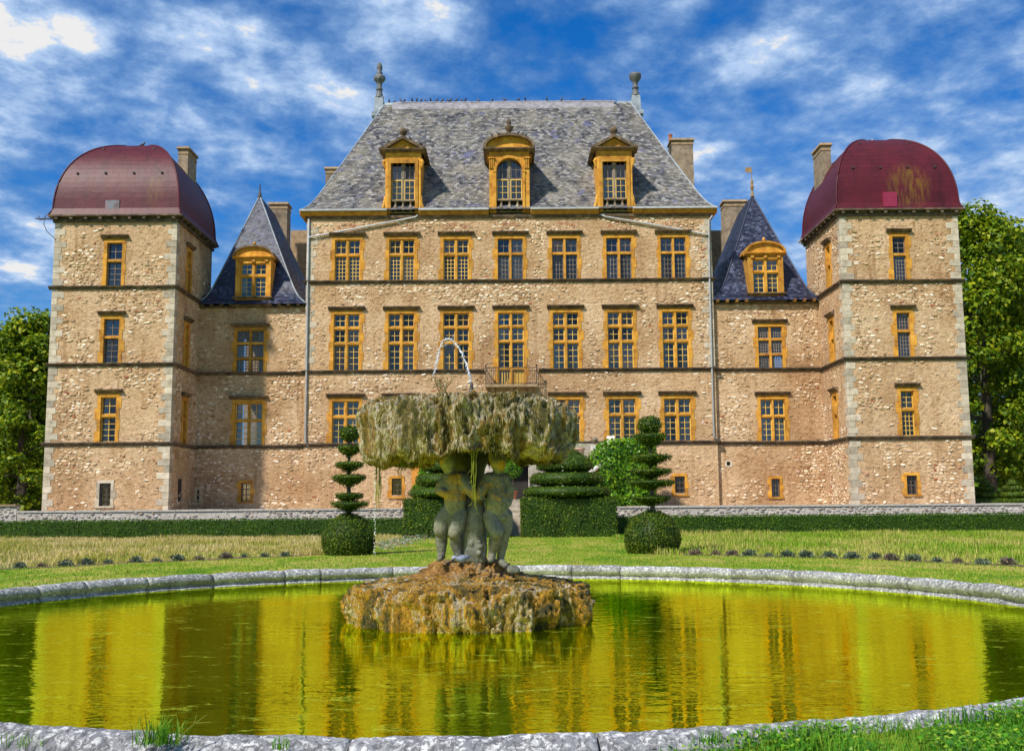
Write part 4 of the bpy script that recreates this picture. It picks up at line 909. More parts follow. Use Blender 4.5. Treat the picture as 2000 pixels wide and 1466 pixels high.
def dormer(x, arched):
    dy = YB-.06; dw = 2.62 if arched else 2.3; zl, zh = 20.42, 24.1; jw = .46 if arched else .36; iw = dw-2*jw
    m = MB(); m.box(x-dw/2, x-dw/2+jw, dy, dy+.45, zl, zh); m.box(x+dw/2-jw, x+dw/2, dy, dy+.45, zl, zh)
    m.box(x-dw/2, x-dw/2+.12, dy+.45, dy+3.4, zl, zh); m.box(x+dw/2-.12, x+dw/2, dy+.45, dy+3.4, zl, zh)
    m.box(x-dw/2, x+dw/2, dy-.004, dy+4.2, zh, zh+.42)
    if arched:                          # spandrels round the arched head
        r_ = iw/2; zs_ = zh-r_; k = 10
        for i in range(k):
            t0, t1 = math.pi*i/k, math.pi*(i+1)/k
            a_, b_ = (x+r_*math.cos(t0), zs_+r_*math.sin(t0)), (x+r_*math.cos(t1), zs_+r_*math.sin(t1))
            m.prism([b_, a_, (a_[0], zh), (b_[0], zh)], dy+.002, dy+.4)
    D = m.build('dormer', 'yellow', CB)
    zc_ = zh+.42
    if arched:
        m = MB(); r_ = iw/2
        for i in range(14):
            t0, t1 = math.pi*i/14, math.pi*(i+1)/14; q = lambda r, t: (x+r*math.cos(t), zh-r_+r*math.sin(t))
            m.prism([q(r_+.17, t1), q(r_, t1), q(r_, t0), q(r_+.17, t0)], dy-.07, dy+.02)
        m.box(x-r_-.17, x-r_, dy-.06, dy+.02, zl, zh-r_); m.box(x+r_, x+r_+.17, dy-.06, dy+.02, zl, zh-r_)
        m.box(x-r_-.22, x-r_+.02, dy-.1, dy+.02, zh-r_-.1, zh-r_); m.box(x+r_-.02, x+r_+.22, dy-.1, dy+.02, zh-r_-.1, zh-r_); m.build('archivolt', 'yellow', D)
        for s_ in (-1, 1):
            xx = x+s_*(dw/2-.16); m = MB()
            for i in range(3): m.box(xx-.15+.11*i, xx-.08+.11*i, dy-.09, dy, zh-.7, zh-.05)
            m.box(xx-.22, xx+.22, dy-.14, dy, zh-.05, zh+.04); m.build('console', 'yellow', D)
    else:
        for s_ in (-1, 1):
            xx = x+s_*(dw/2+.02); m = MB().tube([(xx, dy+.1, zh-.05), (xx+s_*.1, dy+.1, zh-.2), (xx+s_*.02, dy+.1, zh-.45), (xx+s_*.02, dy+.1, zh-.7)], [.12, .13, .1, .05], 8); m.build('console', 'yellow', D, smooth=True); m = MB()
            m.tube([(xx, dy+.1, zl+1.2), (xx+s_*.03, dy+.1, zl+.7), (xx+s_*.16, dy+.1, zl+.3), (xx+s_*.34, dy+.1, zl+.16)], [.06, .1, .12, .1], 8); m.build('volute', 'yellow', D, smooth=True)
        MB().box(x-dw/2+.16, x-dw/2+jw, dy-.06, dy, zl, zh-.3).box(x+dw/2-jw, x+dw/2-.16, dy-.06, dy, zl, zh-.3).box(x-dw/2+.16, x+dw/2-.16, dy-.06, dy, zh-.3, zh-.03).build('architrave', 'yellow', D)
    hw = dw/2+.38
    MB().prismx([(dy+.5, zc_), (dy-.1, zc_), (dy-.34, zc_+.12), (dy-.36, zc_+.2), (dy+.5, zc_+.24)], x-hw, x+hw).build('cornice', 'hood', D)
    zc_ += .22
    if arched:
        hh = .95; arc = lambda k_, i: (x+(hw-k_)*math.cos(math.pi*i/18), zc_+(hh-k_)*math.sin(math.pi*i/18)**.9)
        MB().prism([arc(.16, i) for i in range(18, -1, -1)], dy-.04, dy+3.5).build('tympanum', 'yellow', D); m = MB()
        for i in range(18): m.prism([arc(0, i), arc(.17, i), arc(.17, i+1), arc(0, i+1)], dy-.36, dy+3.5)
        m.build('arched_pediment', 'hood', D); top = zc_+hh
        pr = [(.2, -.05), (.2, .05), (.1, .1), (.12, .2), (.2, .34), (.3, .5), (.3, .56), (.14, .62), (.1, .7), (.16, .78), (.15, .95), (.06, 1.08), (.01, 1.12)]
    else:
        hh = .82
        MB().prism([(x-hw+.3, zc_), (x+hw-.3, zc_), (x, zc_+hh-.16)], dy-.04, dy+3.2).build('tympanum', 'yellow', D); m = MB()
        for s_ in (-1, 1):
            q = [(x+s_*hw, zc_), (x, zc_+hh), (x, zc_+hh-.19), (x+s_*(hw-.42), zc_)]; m.prism(q if s_ > 0 else q[::-1], dy-.36, dy+3.2)
        m.build('triangular_pediment', 'hood', D); top = zc_+hh
        pr = [(.2, -.06), (.2, .04), (.1, .1), (.12, .16), (.24, .28), (.27, .42), (.22, .56), (.08, .66), (.02, .7)]
    MB().lathe(pr, (x, dy+.1, top), 12).build('finial', 'hood', D, smooth=True)
    # balusters, half-height yellow sashes and grey upper lights
    for i in (-1, 0, 1):
        MB().lathe([(.1, 0), (.1, .07), (.06, .1), (.14, .25), (.13, .36), (.05, .55), (.05, .62), (.1, .66), (.1, .72)], (x+i*iw*.31, dy+.18, zl+.14), 10).build('baluster', 'chimney', D, smooth=True)
    MB().box(x-iw/2, x+iw/2, dy+.05, dy+.32, zl+.86, zl+.94).build('balustrade_rail', 'chimney', D)
    MB().box(x-iw/2, x+iw/2, dy+.02, dy+.36, zl+.04, zl+.14).build('balustrade_base', 'chimney', D)
    z0_, cw = zl+.96, iw/2-.08; lh = 1.36; hh_ = zh-z0_-lh-.02-(0 if not arched else .02)
    MB().box(x-.07, x+.07, dy+.24, dy+.34, zl+.14, zh).build('mullion', 'oldwood', D)
    for s_ in (-1, 1):
        xc = x+s_*(iw/4+.02)
        place('sash', sash_mesh(cw, lh, 2, 3, 'paint', .06, .03), D, (xc, dy+.27, z0_)); place('sash', sash_mesh(cw, hh_, 2, 2, 'oldwood', .08, .03), D, (xc, dy+.31, z0_+lh))
        for z_, h_ in ((z0_, lh), (z0_+lh, hh_)):
            place('pane', boxmesh('pane', 'glass', -cw/2+.02, cw/2-.02, -.003, .003, .02, h_-.02), D, (xc, dy+.315 if z_ > z0_ else dy+.275, z_))
        place('curtain', curtain_mesh(cw, lh, 'curtain', 0), D, (xc, dy+.42, z0_)); place('curtain', curtain_mesh(cw, hh_*.7, 'darkcurtain', 0), D, (xc, dy+.46, z0_+lh))
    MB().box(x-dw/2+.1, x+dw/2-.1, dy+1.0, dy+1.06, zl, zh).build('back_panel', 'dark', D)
for x, ar in ((dl, False), (dc, True), (dr, False)): dormer(x, ar)
#--GARDEN--
# ------------------------------------------------------------------ retaining wall, boundary wall, steps
rw = thing('retaining_wall', 'long low wall of grey rubble below the chateau, carrying the terrace', 'wall', (0, 57.7, 0))
for x0, x1, sd in ((-27.2, -2.3, 31), (2.2, 45, 32)):
    wall('wall_face', rw, (x0, 57.5, 0), (1, 0, 0), x1-x0, -.1, 1.42, [], mat='wallstone', stones=True, dens=1.6, seed=sd, smat='wallstone', hr=(.08, .17), wr=(.12, .38))
    MB().box(x0, x1, 57.52, 57.9, -.1, 1.40).build('wall_core', 'wallstone', rw)
    x = x0; cap = [boxmesh('coping_slab', 'wallstone', 0, l-.02, -.06, .42, 0, .09+.01*i) for i, l in enumerate((.9, 1.15, 1.4))]; ll = (.9, 1.15, 1.4)
    while x < x1-1.4:
        i = R.randrange(3); place('coping_slab', cap[i], rw, (x, 57.5, 1.42)); x += ll[i]
bw_ = thing('boundary_wall', 'old garden wall with flat capping, running off from the tower with the white-framed window', 'wall', (-36, 57.7, 0))
wall('wall_face', bw_, (-46, 57.6, 0), (1, 0, 0), 18.7, -.1, 1.78, [], mat='wallstone', dens=1.5, seed=33, smat='wallstone', hr=(.08, .17), wr=(.12, .4))
MB().box(-46, -27.3, 57.62, 58.0, -.1, 1.77).build('wall_core', 'wallstone', bw_)
for i in range(17): MB().box(-46+1.1*i, -44.92+1.1*i, 57.5, 58.1, 1.78, 1.88).build('capping', 'chimneycap', bw_)
gs = thing('garden_steps', 'flight of worn stone steps between the two clipped yew blocks', 'steps', (0, 57, 0))
for i in range(13): MB().box(-2.2, 2.1, 55.6+.27*i, 59.4, .15*i-(.15 if i else .1), .15*(i+1)-.006).build('step', 'steps', gs)
MB().box(-2.2, 2.1, 59.4, 63.5, 1.3, 1.944).build('landing', 'steps', gs)

# ------------------------------------------------------------------ horseshoe staircase in front of the door
hsn = thing('horseshoe_staircase', 'double curved stone staircase with sloping white parapets, half hidden by ivy', 'staircase', (0, 63, 1.4))
def swoop(s_):
    """parapet rising outward, curving back to the wall"""
    pts = []
    for i in range(15):
        t = i/14; an = math.radians(90*t)
        pts.append(Vector((s_*(2.6+3.4*math.sin(an)), 60.9+2.6*(1-math.cos(an)), 2.35+3.25*t**1.15)))
    return pts
for s_ in (-1, 1):
    pts = swoop(s_); m = MB(); n = len(pts)
    for i, p in enumerate(pts):
        d = (pts[min(i+1, n-1)]-pts[max(i-1, 0)]); d.z = 0; d.normalize(); o = Vector((d.y, -d.x, 0))*.16
        m.v += [tuple(p-o-Vector((0, 0, p.z-1.4))), tuple(p+o-Vector((0, 0, p.z-1.4))), tuple(p+o), tuple(p-o)]
    for i in range(n-1):
        a = 4*i
        for k in range(4): m.f.append((a+k, a+4+k, a+4+(k+1) % 4, a+(k+1) % 4))
    m.f += [(0, 1, 2, 3), (4*n-1, 4*n-2, 4*n-3, 4*n-4)]
    fw = m.build('flank_wall', 'orange', hsn)
    m = MB()
    for i, p in enumerate(pts):
        d = (pts[min(i+1, n-1)]-pts[max(i-1, 0)]); d.z = 0; d.normalize(); o = Vector((d.y, -d.x, 0))*.24; u = Vector((0, 0, .16))
        m.v += [tuple(p-o), tuple(p+o), tuple(p+o+u), tuple(p-o+u)]
    for i in range(n-1):
        a = 4*i
        for k in range(4): m.f.append((a+k, a+4+k, a+4+(k+1) % 4, a+(k+1) % 4))
    m.f += [(0, 1, 2, 3), (4*n-1, 4*n-2, 4*n-3, 4*n-4)]
    m.build('parapet', 'white', fw)
    for i in range(14):
        p = pts[i]; MB().box(min(s_*1.0, p.x-s_*.1), max(s_*1.0, p.x-s_*.1), p.y+.2, p.y+.2+max(.3, pts[i+1].y-p.y+.12), 1.4, p.z-.35).build('step', 'steps', hsn)
MB().box(-5.6, 5.5, 63.2, 65.65, 4.75, 5.3).build('landing', 'steps', hsn)
m = MB().box(-5.6, -1.05, 63.3, 63.6, 1.4, 4.75); m.box(.95, 5.5, 63.3, 63.6, 1.4, 4.75); m.build('porch_wall', 'white', hsn)
MB().box(-1.05, .95, 63.9, 64.0, 1.4, 4.74).build('doorway_shade', 'dark', hsn); MB().box(-1.3, 1.2, 62.9, 63.3, 4.45, 4.74).build('lintel', 'white', hsn)  # near-black sheet paints the shade inside the open doorway
def urn_pot(name, label, loc, s, mat='terracotta', group=None):
    t = thing(name, label, 'potted plant', loc, group)
    MB().lathe([(.17*s, 0), (.19*s, .04*s), (.28*s, .42*s), (.27*s, .44*s), (.32*s, .45*s), (.32*s, .54*s), (.27*s, .54*s), (.25*s, .48*s)], loc, 16).build('pot', mat, t, smooth=False)
    return t
t = urn_pot('potted_tree', 'small round-headed tree in a terracotta pot at the top of the garden steps', (.0, 60.6, 1.944), .9)
MB().tube([(0, 60.6, 2.3), (.01, 60.6, 3.0), (0, 60.6, 3.5)], [.03, .025, .02]).build('trunk', 'bark', t)
C = unit(rng.normal(0, 1, (700, 3)))*rng.uniform(.55, 1, (700, 1))*.62+np.array([0, 60.6, 3.75]); V, Fc = leaves(C, C-np.array([0, 60.6, 3.75]), .13)
place('foliage', npmesh('foliage', V, Fc, 'ivy'), t, (0, 0, 0), kind='stuff')
C = rng.normal(0, .13, (60, 3))+np.array([0, 60.6, 2.48]); V, Fc = leaves(C, np.array([[0, 0, 1.]]), .09); place('underplanting', npmesh('underplanting', V, Fc, 'clover'), t, (0, 0, 0), kind='stuff')
q = P(1132, 893, 61.6)
t = urn_pot('potted_plant', 'pale clay pot of feathery flowers on the staircase parapet', tuple(q), 1.05, 'paleclay')
MB().box(q.x-.3, q.x+.3, q.y-.3, q.y+.3, 1.4, q.z-.004).build('plinth', 'white', hsn)
C = rng.normal(0, .27, (160, 3))*np.array([1, 1, 1.4])+np.array([q.x, q.y, q.z+.95]); V, Fc = leaves(C, np.array([[0, 0, 1.]]), .11, .4); place('foliage', npmesh('foliage', V, Fc, 'ivy'), t, (0, 0, 0), kind='stuff')
pts = swoop(1); q = P(1161, 868, 62.6); f = MB().lathe([(.12, -.3), (.12, 0), (.06, .04), (.06, .1), (.2, .2), (.22, .32), (.16, .44), (.03, .5)], tuple(q), 12).build('urn_finial', 'chimney', hsn, smooth=True)
MB().box(q.x-.22, q.x+.22, q.y-.22, q.y+.22, 1.4, q.z-.02).build('newel_post', 'white', hsn)

# ------------------------------------------------------------------ foliage tools
def lathe_pts(prof, n, c):
    prof = np.array(prof); a, b = prof[:-1], prof[1:]; seg = np.linalg.norm(b-a, axis=1)*(a[:, 0]+b[:, 0]+.02); i = rng.choice(len(seg), n, p=seg/seg.sum())
    f = rng.random(n)[:, None]; rz = a[i]*(1-f)+b[i]*f; th = rng.uniform(0, 2*np.pi, n); d = (b-a)[i]; nr = np.stack([d[:, 1], -d[:, 0]], 1)
    C = np.stack([rz[:, 0]*np.cos(th), rz[:, 0]*np.sin(th), rz[:, 1]], 1)+np.array(c)
    return C, unit(np.stack([nr[:, 0]*np.cos(th), nr[:, 0]*np.sin(th), nr[:, 1]], 1))
def clipped(name, parent, prof, c, mat, leaf_size, n, wob=.06, core='yewdark'):
    """clipped foliage body of revolution: uneven core with leaves standing out of it"""
    m = MB(); K = 22; pr = [(max(r-.05, .01), z) for r, z in prof]
    m.lathe(pr, (0, 0, 0), K); V = [Vector(v) for v in m.v]
    m.v = [tuple(v+Vector((v.x, v.y, 0))*(wob*1.2*nz(v.x*1.6+c[0], v.y*1.6, v.z*1.6+c[2]))+Vector(c)) for v in V]
    o = m.build(name, core, parent, smooth=True)
    C, Nn = lathe_pts(prof, n, (0, 0, 0)); k = np.array([1+wob*1.2*nz(p[0]*1.6+c[0], p[1]*1.6, p[2]*1.6+c[2]) for p in C])[:, None]
    C = C*np.concatenate([k, k, np.ones_like(k)], 1)+np.array(c)+Nn*(rng.uniform(-.06, .05, (n, 1))+.09*(rng.random((n, 1)) > .94)*rng.random((n, 1))); V, Fc = leaves(C, Nn, rng.uniform(.7, 1.3, n)*leaf_size, .5, .9)
    place('leaves', npmesh('leaves', V, Fc, mat), o, (0, 0, 0), kind='stuff'); return o
def clipped_box(name, parent, x0, x1, y0, y1, z0, z1, mat, leaf_size, dens, core='yewdark', back=True, **kw):
    m = MB(); nx, ny, nzz = max(2, int((x1-x0)/.5)), max(2, int((y1-y0)/.5)), max(2, int((z1-z0)/.4))
    m.box(x0+.05, x1-.05, y0+.05, y1-.05, z0, z1-.05); o = m.build(name, core, parent, **kw)
    Cs, Ns = [], []
    def face(nn, f, nv):
        n = int(nn*dens)
        if n < 1: return
        u = rng.random((n, 2)); Cs.append(f(u[:, 0], u[:, 1])); Ns.append(np.tile(np.array(nv, float), (n, 1)))
    w_, d_, h_ = x1-x0, y1-y0, z1-z0
    face(w_*h_, lambda u, v: np.stack([x0+u*w_, np.full_like(u, y0), z0+v*h_], 1), (0, -1, 0)); face(w_*d_, lambda u, v: np.stack([x0+u*w_, y0+v*d_, np.full_like(u, z1)], 1), (0, 0, 1))
    face(d_*h_, lambda u, v: np.stack([np.full_like(u, x0), y0+u*d_, z0+v*h_], 1), (-1, 0, 0)); face(d_*h_, lambda u, v: np.stack([np.full_like(u, x1), y0+u*d_, z0+v*h_], 1), (1, 0, 0))
    face(w_*h_*.5, lambda u, v: np.stack([x0+u*w_, np.full_like(u, y1), z0+v*h_], 1), (0, 1, 0))
    C, Nn = np.concatenate(Cs), np.concatenate(Ns)
    dsp = np.array([.05*nz(p[0]*1.1, p[1]*1.1, p[2]*1.6)+.025*nz(p[0]*4, p[1]*4, p[2]*4) for p in C])[:, None]
    C = C+Nn*(dsp+rng.uniform(-.055, .045, (len(C), 1))+.10*(rng.random((len(C), 1)) > .95)*rng.random((len(C), 1))); V, Fc = leaves(C, Nn, rng.uniform(.7, 1.3, len(C))*leaf_size, .55, .85)
    place('leaves', npmesh('leaves', V, Fc, mat), o, (0, 0, 0), kind='stuff'); return o

# hedges
for lab, x0, x1 in (('low clipped box hedge along the straw-coloured meadow grass', -46, -5.4), ('low clipped box hedge along the greener meadow grass', 5.3, 46)):
    h = thing('low_hedge', lab, 'hedge', ((x0+x1)/2, 56.2, 0), 'low hedges under the retaining wall')
    clipped_box('hedge_body', h, x0, x1, 55.8, 56.7, 0, .97, 'hedge', .085, 170)
# yew blocks with stacked tiers
for lab, xc in (('clipped yew cube with stacked round tiers, nearly hidden behind the fountain statues', -3.15), ('clipped yew cube carrying stacked round tiers and a cone, beside the ivy', 2.85)):
    t = thing('yew_topiary', lab, 'topiary', (xc, 54.6, 0), 'tiered yew topiaries flanking the steps')
    clipped_box('cube', t, xc-2.4, xc+2.4, 53.0, 56.4, 0, 1.95, 'yew', .085, 300)
    y_ = 54.8
    tr = lambda r, h: [(r*.5, -.02), (r*.93, .02), (r, h*.35), (r*.98, h*.65), (r*.88, h*.95), (r*.3, h), (.02, h)]
    clipped('tier', t, tr(2.3, .50), (xc, y_, 2.06), 'yew', .075, 7500, .03); clipped('tier', t, tr(1.95, .56), (xc-.03, y_, 2.70), 'yew', .075, 7500, .03)
    clipped('neck', t, [(1.6, 0), (1.5, .3), (1.3, 1.3), (1.0, 1.55)], (xc, y_, 1.92), 'yewdark', .08, 1500, .03)
    clipped('cone', t, [(1.0, -.02), (1.48, .06), (1.5, .3), (1.2, .62), (.6, 1.05), (.02, 1.3)], (xc-.1, y_, 3.42), 'yew', .075, 5200, .03)
    MB().tube([(xc, y_, 0), (xc, y_, 3.6)], .15).build('trunk', 'bark', t)
# cloud topiaries
def cloud(label, cx0, y0, tiers, dm, ball, sc):
    base = G(cx0, dm[2]); Y = base.y; k = Y/F*1.01
    X = P(cx0, 900, Y).x; t = thing('cloud_topiary', label, 'topiary', (X, Y, 0), 'cloud-pruned yews beside the lavender')
    zt = P(cx0, dm[1], Y).z; rx = dm[0]*k
    clipped('dome_base', t, [(rx*.86, 0), (rx*.97, zt*.2), (rx, zt*.36), (rx*.93, zt*.56), (rx*.72, zt*.78), (rx*.4, zt*.93), (rx*.1, zt), (.02, zt)], (X, Y, 0), 'yew', .055, 12000, .04)
    for rpx, ty, by in tiers:
        z1_, z0_ = P(cx0, ty, Y).z, P(cx0, by, Y).z; r = rpx*k; h = z1_-z0_
        clipped('foliage_tier', t, [(r*.1, 0), (r*.36, h*.30), (r*.72, h*.58), (r*.95, h*.84), (r*.88, h), (.02, h)], (X+R.uniform(-.03, .03), Y, z0_), 'yew', .058, 2300, .12)
    z = P(cx0, ball[1], Y).z; rb = ball[0]*k; vb = rb*.74
    clipped('foliage_ball', t, [(max(rb*math.sin(math.pi*i/8), .01), -vb*math.cos(math.pi*i/8)) for i in range(9)], (X, Y, z), 'yew', .07, 1500, .12)
    MB().tube([(X, Y, .3), (X+.02, Y, zt), (X-.01, Y, (zt+z)/2), (X, Y, z)], [.1, .085, .06, .035], 7).build('trunk', 'bark', t)
cloud('slender cloud-pruned yew with thin open tiers on a domed base', 682, 36, [(24, 872, 893), (30, 904, 921), (34, 929, 951), (28, 965, 981), (38, 981, 1000)], (49, 1003, 1083), (18, 847), 1)
cloud('fuller cloud-pruned yew with thick upper tiers on a domed base', 1271, 36, [(35, 848, 876), (41, 889, 910), (42, 917, 935), (48, 939, 957), (38, 970, 987)], (52, 997, 1080), (23, 831), 1)
# stacked topiaries behind the right tower
for lab, px, rr in (('small stacked round topiary with a pointed top, nearest the tower', 1924, 1.0), ('small stacked round topiary with a domed top under the plane trees', 1978, 1.08)):
    Y = 64.6; X = P(px, 960, Y).x; t = thing('stacked_topiary', lab, 'topiary', (X, Y, 1.4), 'stacked topiaries by the plane trees')
    z = 1.4
    for r, h in ((1.05, .40), (.76, .42), (.55, .32)):
        r *= rr; clipped('tier', t, [(r*.7, 0), (r, h*.3), (r, h*.65), (r*.8, h*.96), (.02, h)], (X, Y, z), 'yew', .09, 1300, .05, 'yew'); z += h
    clipped('top', t, [(.3, 0), (.34, .15), (.2, .4), (.02, .6)] if px < 1950 else [(.3, 0), (.36, .15), (.26, .32), (.02, .42)], (X, Y, z), 'yew', .09, 400, .04, 'yew')
clipped_box('low_hedge', None, 27.6, 40, 63.2, 63.9, 1.4, 1.72, 'yew', .09, 150, label='very low clipped hedge in front of the stacked topiaries', category='hedge')

# ivy over the staircase
def ivy(name, label, blobs, n, size):
    t = thing(name, label, 'ivy', (blobs[0][0], blobs[0][1], 1.4), 'ivy on the staircase')
    Cs, Ns = [], []
    tot = sum(b[3]*b[5] for b in blobs)
    for x, y, z, rx, ry, rz in blobs:
        k = int(n*rx*rz/tot); d = unit(rng.normal(0, 1, (k, 3))*np.array([1, 1, 1])); C = d*np.array([rx, ry, rz])*rng.uniform(.86, 1.06, (k, 1))+np.array([x, y, z]); Cs.append(C); Ns.append(d)
    C, Nn = np.concatenate(Cs), np.concatenate(Ns); Nn = Nn+np.array([0, -.6, -.1]); sel = C[:, 2] > 1.42; C, Nn = C[sel], Nn[sel]
    V, Fc = leaves(C, Nn, rng.uniform(.6, 1.35, len(C))*size, .85, .55, .1); place('leaves', npmesh('leaves', V, Fc, 'ivy'), t, (0, 0, 0), kind='stuff')
    m = MB()
    for x, y, z, rx, ry, rz in blobs:
        m.v and None; b = MB().ball((0, 0, 0), 1, 14); m.add([(x+vx*rx*.86, y+vy*ry*.86, max(z+vz*rz*.86, 1.41)) for vx, vy, vz in b.v], b.f)
    m.build('dense_growth', 'yewdark', t, smooth=True, kind='stuff')
ivy('ivy_mass', 'dense ivy mass on the staircase behind the fuller cloud-pruned yew', [(6.6, 62.6, 3.2, 1.9, 1.0, 2.1), (5.5, 62.2, 3.4, 1.2, .9, 1.7), (7.6, 63.0, 3.6, 1.1, .9, 1.7), (6.0, 62.3, 4.6, 1.1, .8, .9), (4.7, 61.9, 2.6, .9, .8, 1.2), (6.9, 62.7, 4.8, 1.4, .8, .75), (7.6, 62.9, 2.2, 1.0, .8, 1.1), (7.2, 62.4, 1.9, 1.3, .8, .9), (5.6, 62.0, 1.9, 1.0, .8, .8), (7.9, 63.2, 4.7, .8, .7, .7)], 19000, .16)
ivy('ivy_mass', 'thinner ivy climbing the staircase behind the nearly hidden yew cube', [(-4.6, 61.2, 3.2, .9, .6, 1.4), (-5.0, 61.1, 2.3, .9, .6, 1.0), (-3.9, 61.2, 3.6, .8, .6, 1.1)], 5000, .17)
for px in ((790, 928), (800, 960), (820, 985)): pass
m = MB()
for k in range(7):
    p0 = P(835-k*3, 900+k*14, 60.6); p1 = P(770+k*8, 905+k*12, 61.0); m.tube([p0, p0.lerp(p1, .5)+Vector((0, 0, .15)), p1], [.05, .035, .015], 5)
# ------------------------------------------------------------------ trees
def tree(label, X, Y, z0, H, crown_r, crown_z0, nclump, nleaf, lsize, mat, seed, group, shape=1.0):
    r = random.Random(seed); t = thing('plane_tree', label, 'tree', (X, Y, z0), group); m = MB()
    m.tube([(X, Y, z0-.2), (X+.1, Y, z0+H*.15), (X+.2, Y+.1, z0+H*.4), (X-.1, Y, z0+H*.68), (X+.1, Y, z0+H*.9)], [.55, .45, .38, .2, .05], 9)
    m.build('trunk', 'bark', t, smooth=True); m = MB()
    Cs, Ns = [], []; zc_ = z0+crown_z0; hc = H-crown_z0
    for i in range(nclump):
        f = (i+.5)/nclump; zz = f**.9; rad = crown_r*(math.sin(math.pi*min(max(.12+.84*zz, 0), 1))**.55)*shape; an = i*2.39996+r.uniform(-.5, .5); q = rad*math.sqrt(r.uniform(.15, 1.))
        c = np.array([X+q*math.cos(an), Y+q*math.sin(an), zc_+hc*zz*.94+r.uniform(-.5, .4)]); cr = r.uniform(.75, 1.5)*crown_r/4.6
        if i % 2 == 0:
            b0 = Vector((X+.1, Y, z0+H*min(.12+.72*zz, .85))); e1 = Vector(c); m.tube([b0, b0.lerp(e1, .55)+Vector((0, 0, .3)), e1], [.13*(1.15-zz), .08*(1.15-zz), .02], 5)
        k = int(nleaf/nclump*r.uniform(.7, 1.3)); d = unit(rng.normal(0, 1, (k, 3))); pt_ = c+d*np.array([cr*1.25, cr*1.25, cr*.8])*rng.uniform(.25, 1.05, (k, 1))**.6
        Cs.append(pt_); Ns.append(d+np.array([0, 0, .7]))
    m.build('limbs', 'bark', t, smooth=True, kind='stuff')
    C, Nn = np.concatenate(Cs), np.concatenate(Ns); V, Fc = leaves(C, Nn, rng.uniform(.55, 1.4, len(C))*lsize, .8, .6)
    place('crown', npmesh('crown', V, Fc, mat), t, (0, 0, 0), kind='stuff')
gr_ = 'plane trees beyond the red-hatched tower'
tree('tall plane tree rising just past the tower with the red hatch', P(1918, 700, 84).x, 84, 1.4, P(1918, 383, 84).z-1.4, 4.8, 1.8, 120, 30000, .36, 'leaf', 1, gr_)
tree('plane tree standing beyond the tall one, at the garden edge', P(2015, 700, 90).x, 90, 1.4, P(2005, 425, 90).z-1.4, 5.6, 2.2, 120, 28000, .38, 'leaf', 2, gr_)
tree('plane tree farther behind, closing the row by the tower', P(1975, 700, 100).x, 100, 1.4, P(1975, 470, 100).z-1.4, 5.5, 1.0, 90, 18000, .42, 'leafdark', 3, gr_)
tree('plane tree at the outer end of the row', P(2120, 700, 92).x, 92, 1.4, 23, 6, 1.5, 90, 18000, .42, 'leaf', 4, gr_)
gl_ = 'trees beyond the capped garden wall'
tree('broad green tree showing over the capped garden wall', P(62, 800, 80).x, 80, 0, P(70, 603, 80).z, 4.4, .8, 110, 28000, .34, 'leaf', 5, gl_)
tree('darker tree farther out along the capped garden wall', P(-15, 800, 84).x, 84, 0, P(0, 640, 84).z, 4.6, .8, 100, 22000, .36, 'leafdark', 6, gl_)
tree('bright shrubby low tree close behind the capped garden wall', P(40, 900, 74).x, 74, 0, P(40, 800, 74).z, 2.6, .4, 50, 9000, .26, 'leaf', 7, gl_)
tree('tree half hidden behind the tower with the white-framed window', P(130, 800, 92).x, 92, 0, P(110, 640, 92).z, 4.6, .8, 70, 12000, .4, 'leafdark', 8, gl_)
# distant wood that reads as one mass on both sides
Cs = []
for s_ in (-1, 1):
    n_ = 9000; x = s_*rng.uniform(30, 150, n_); y = 118+rng.uniform(-4, 8, n_); zt = np.array([7.5+2.5*nz(v*.06, 3.3)+1.2*nz(v*.3, 7.7) for v in x]); Cs.append(np.stack([x, y, rng.random(n_)**.8*zt], 1))
C = np.concatenate(Cs); V, Fc = leaves(C, np.array([[0, -1., .5]]), rng.uniform(.8, 1.7, len(C)), .8, .6)
place('distant_wood', npmesh('distant_wood', V, Fc, 'leafdark'), None, (0, 0, 0), kind='stuff', label='dark wood far behind the garden', category='woodland')

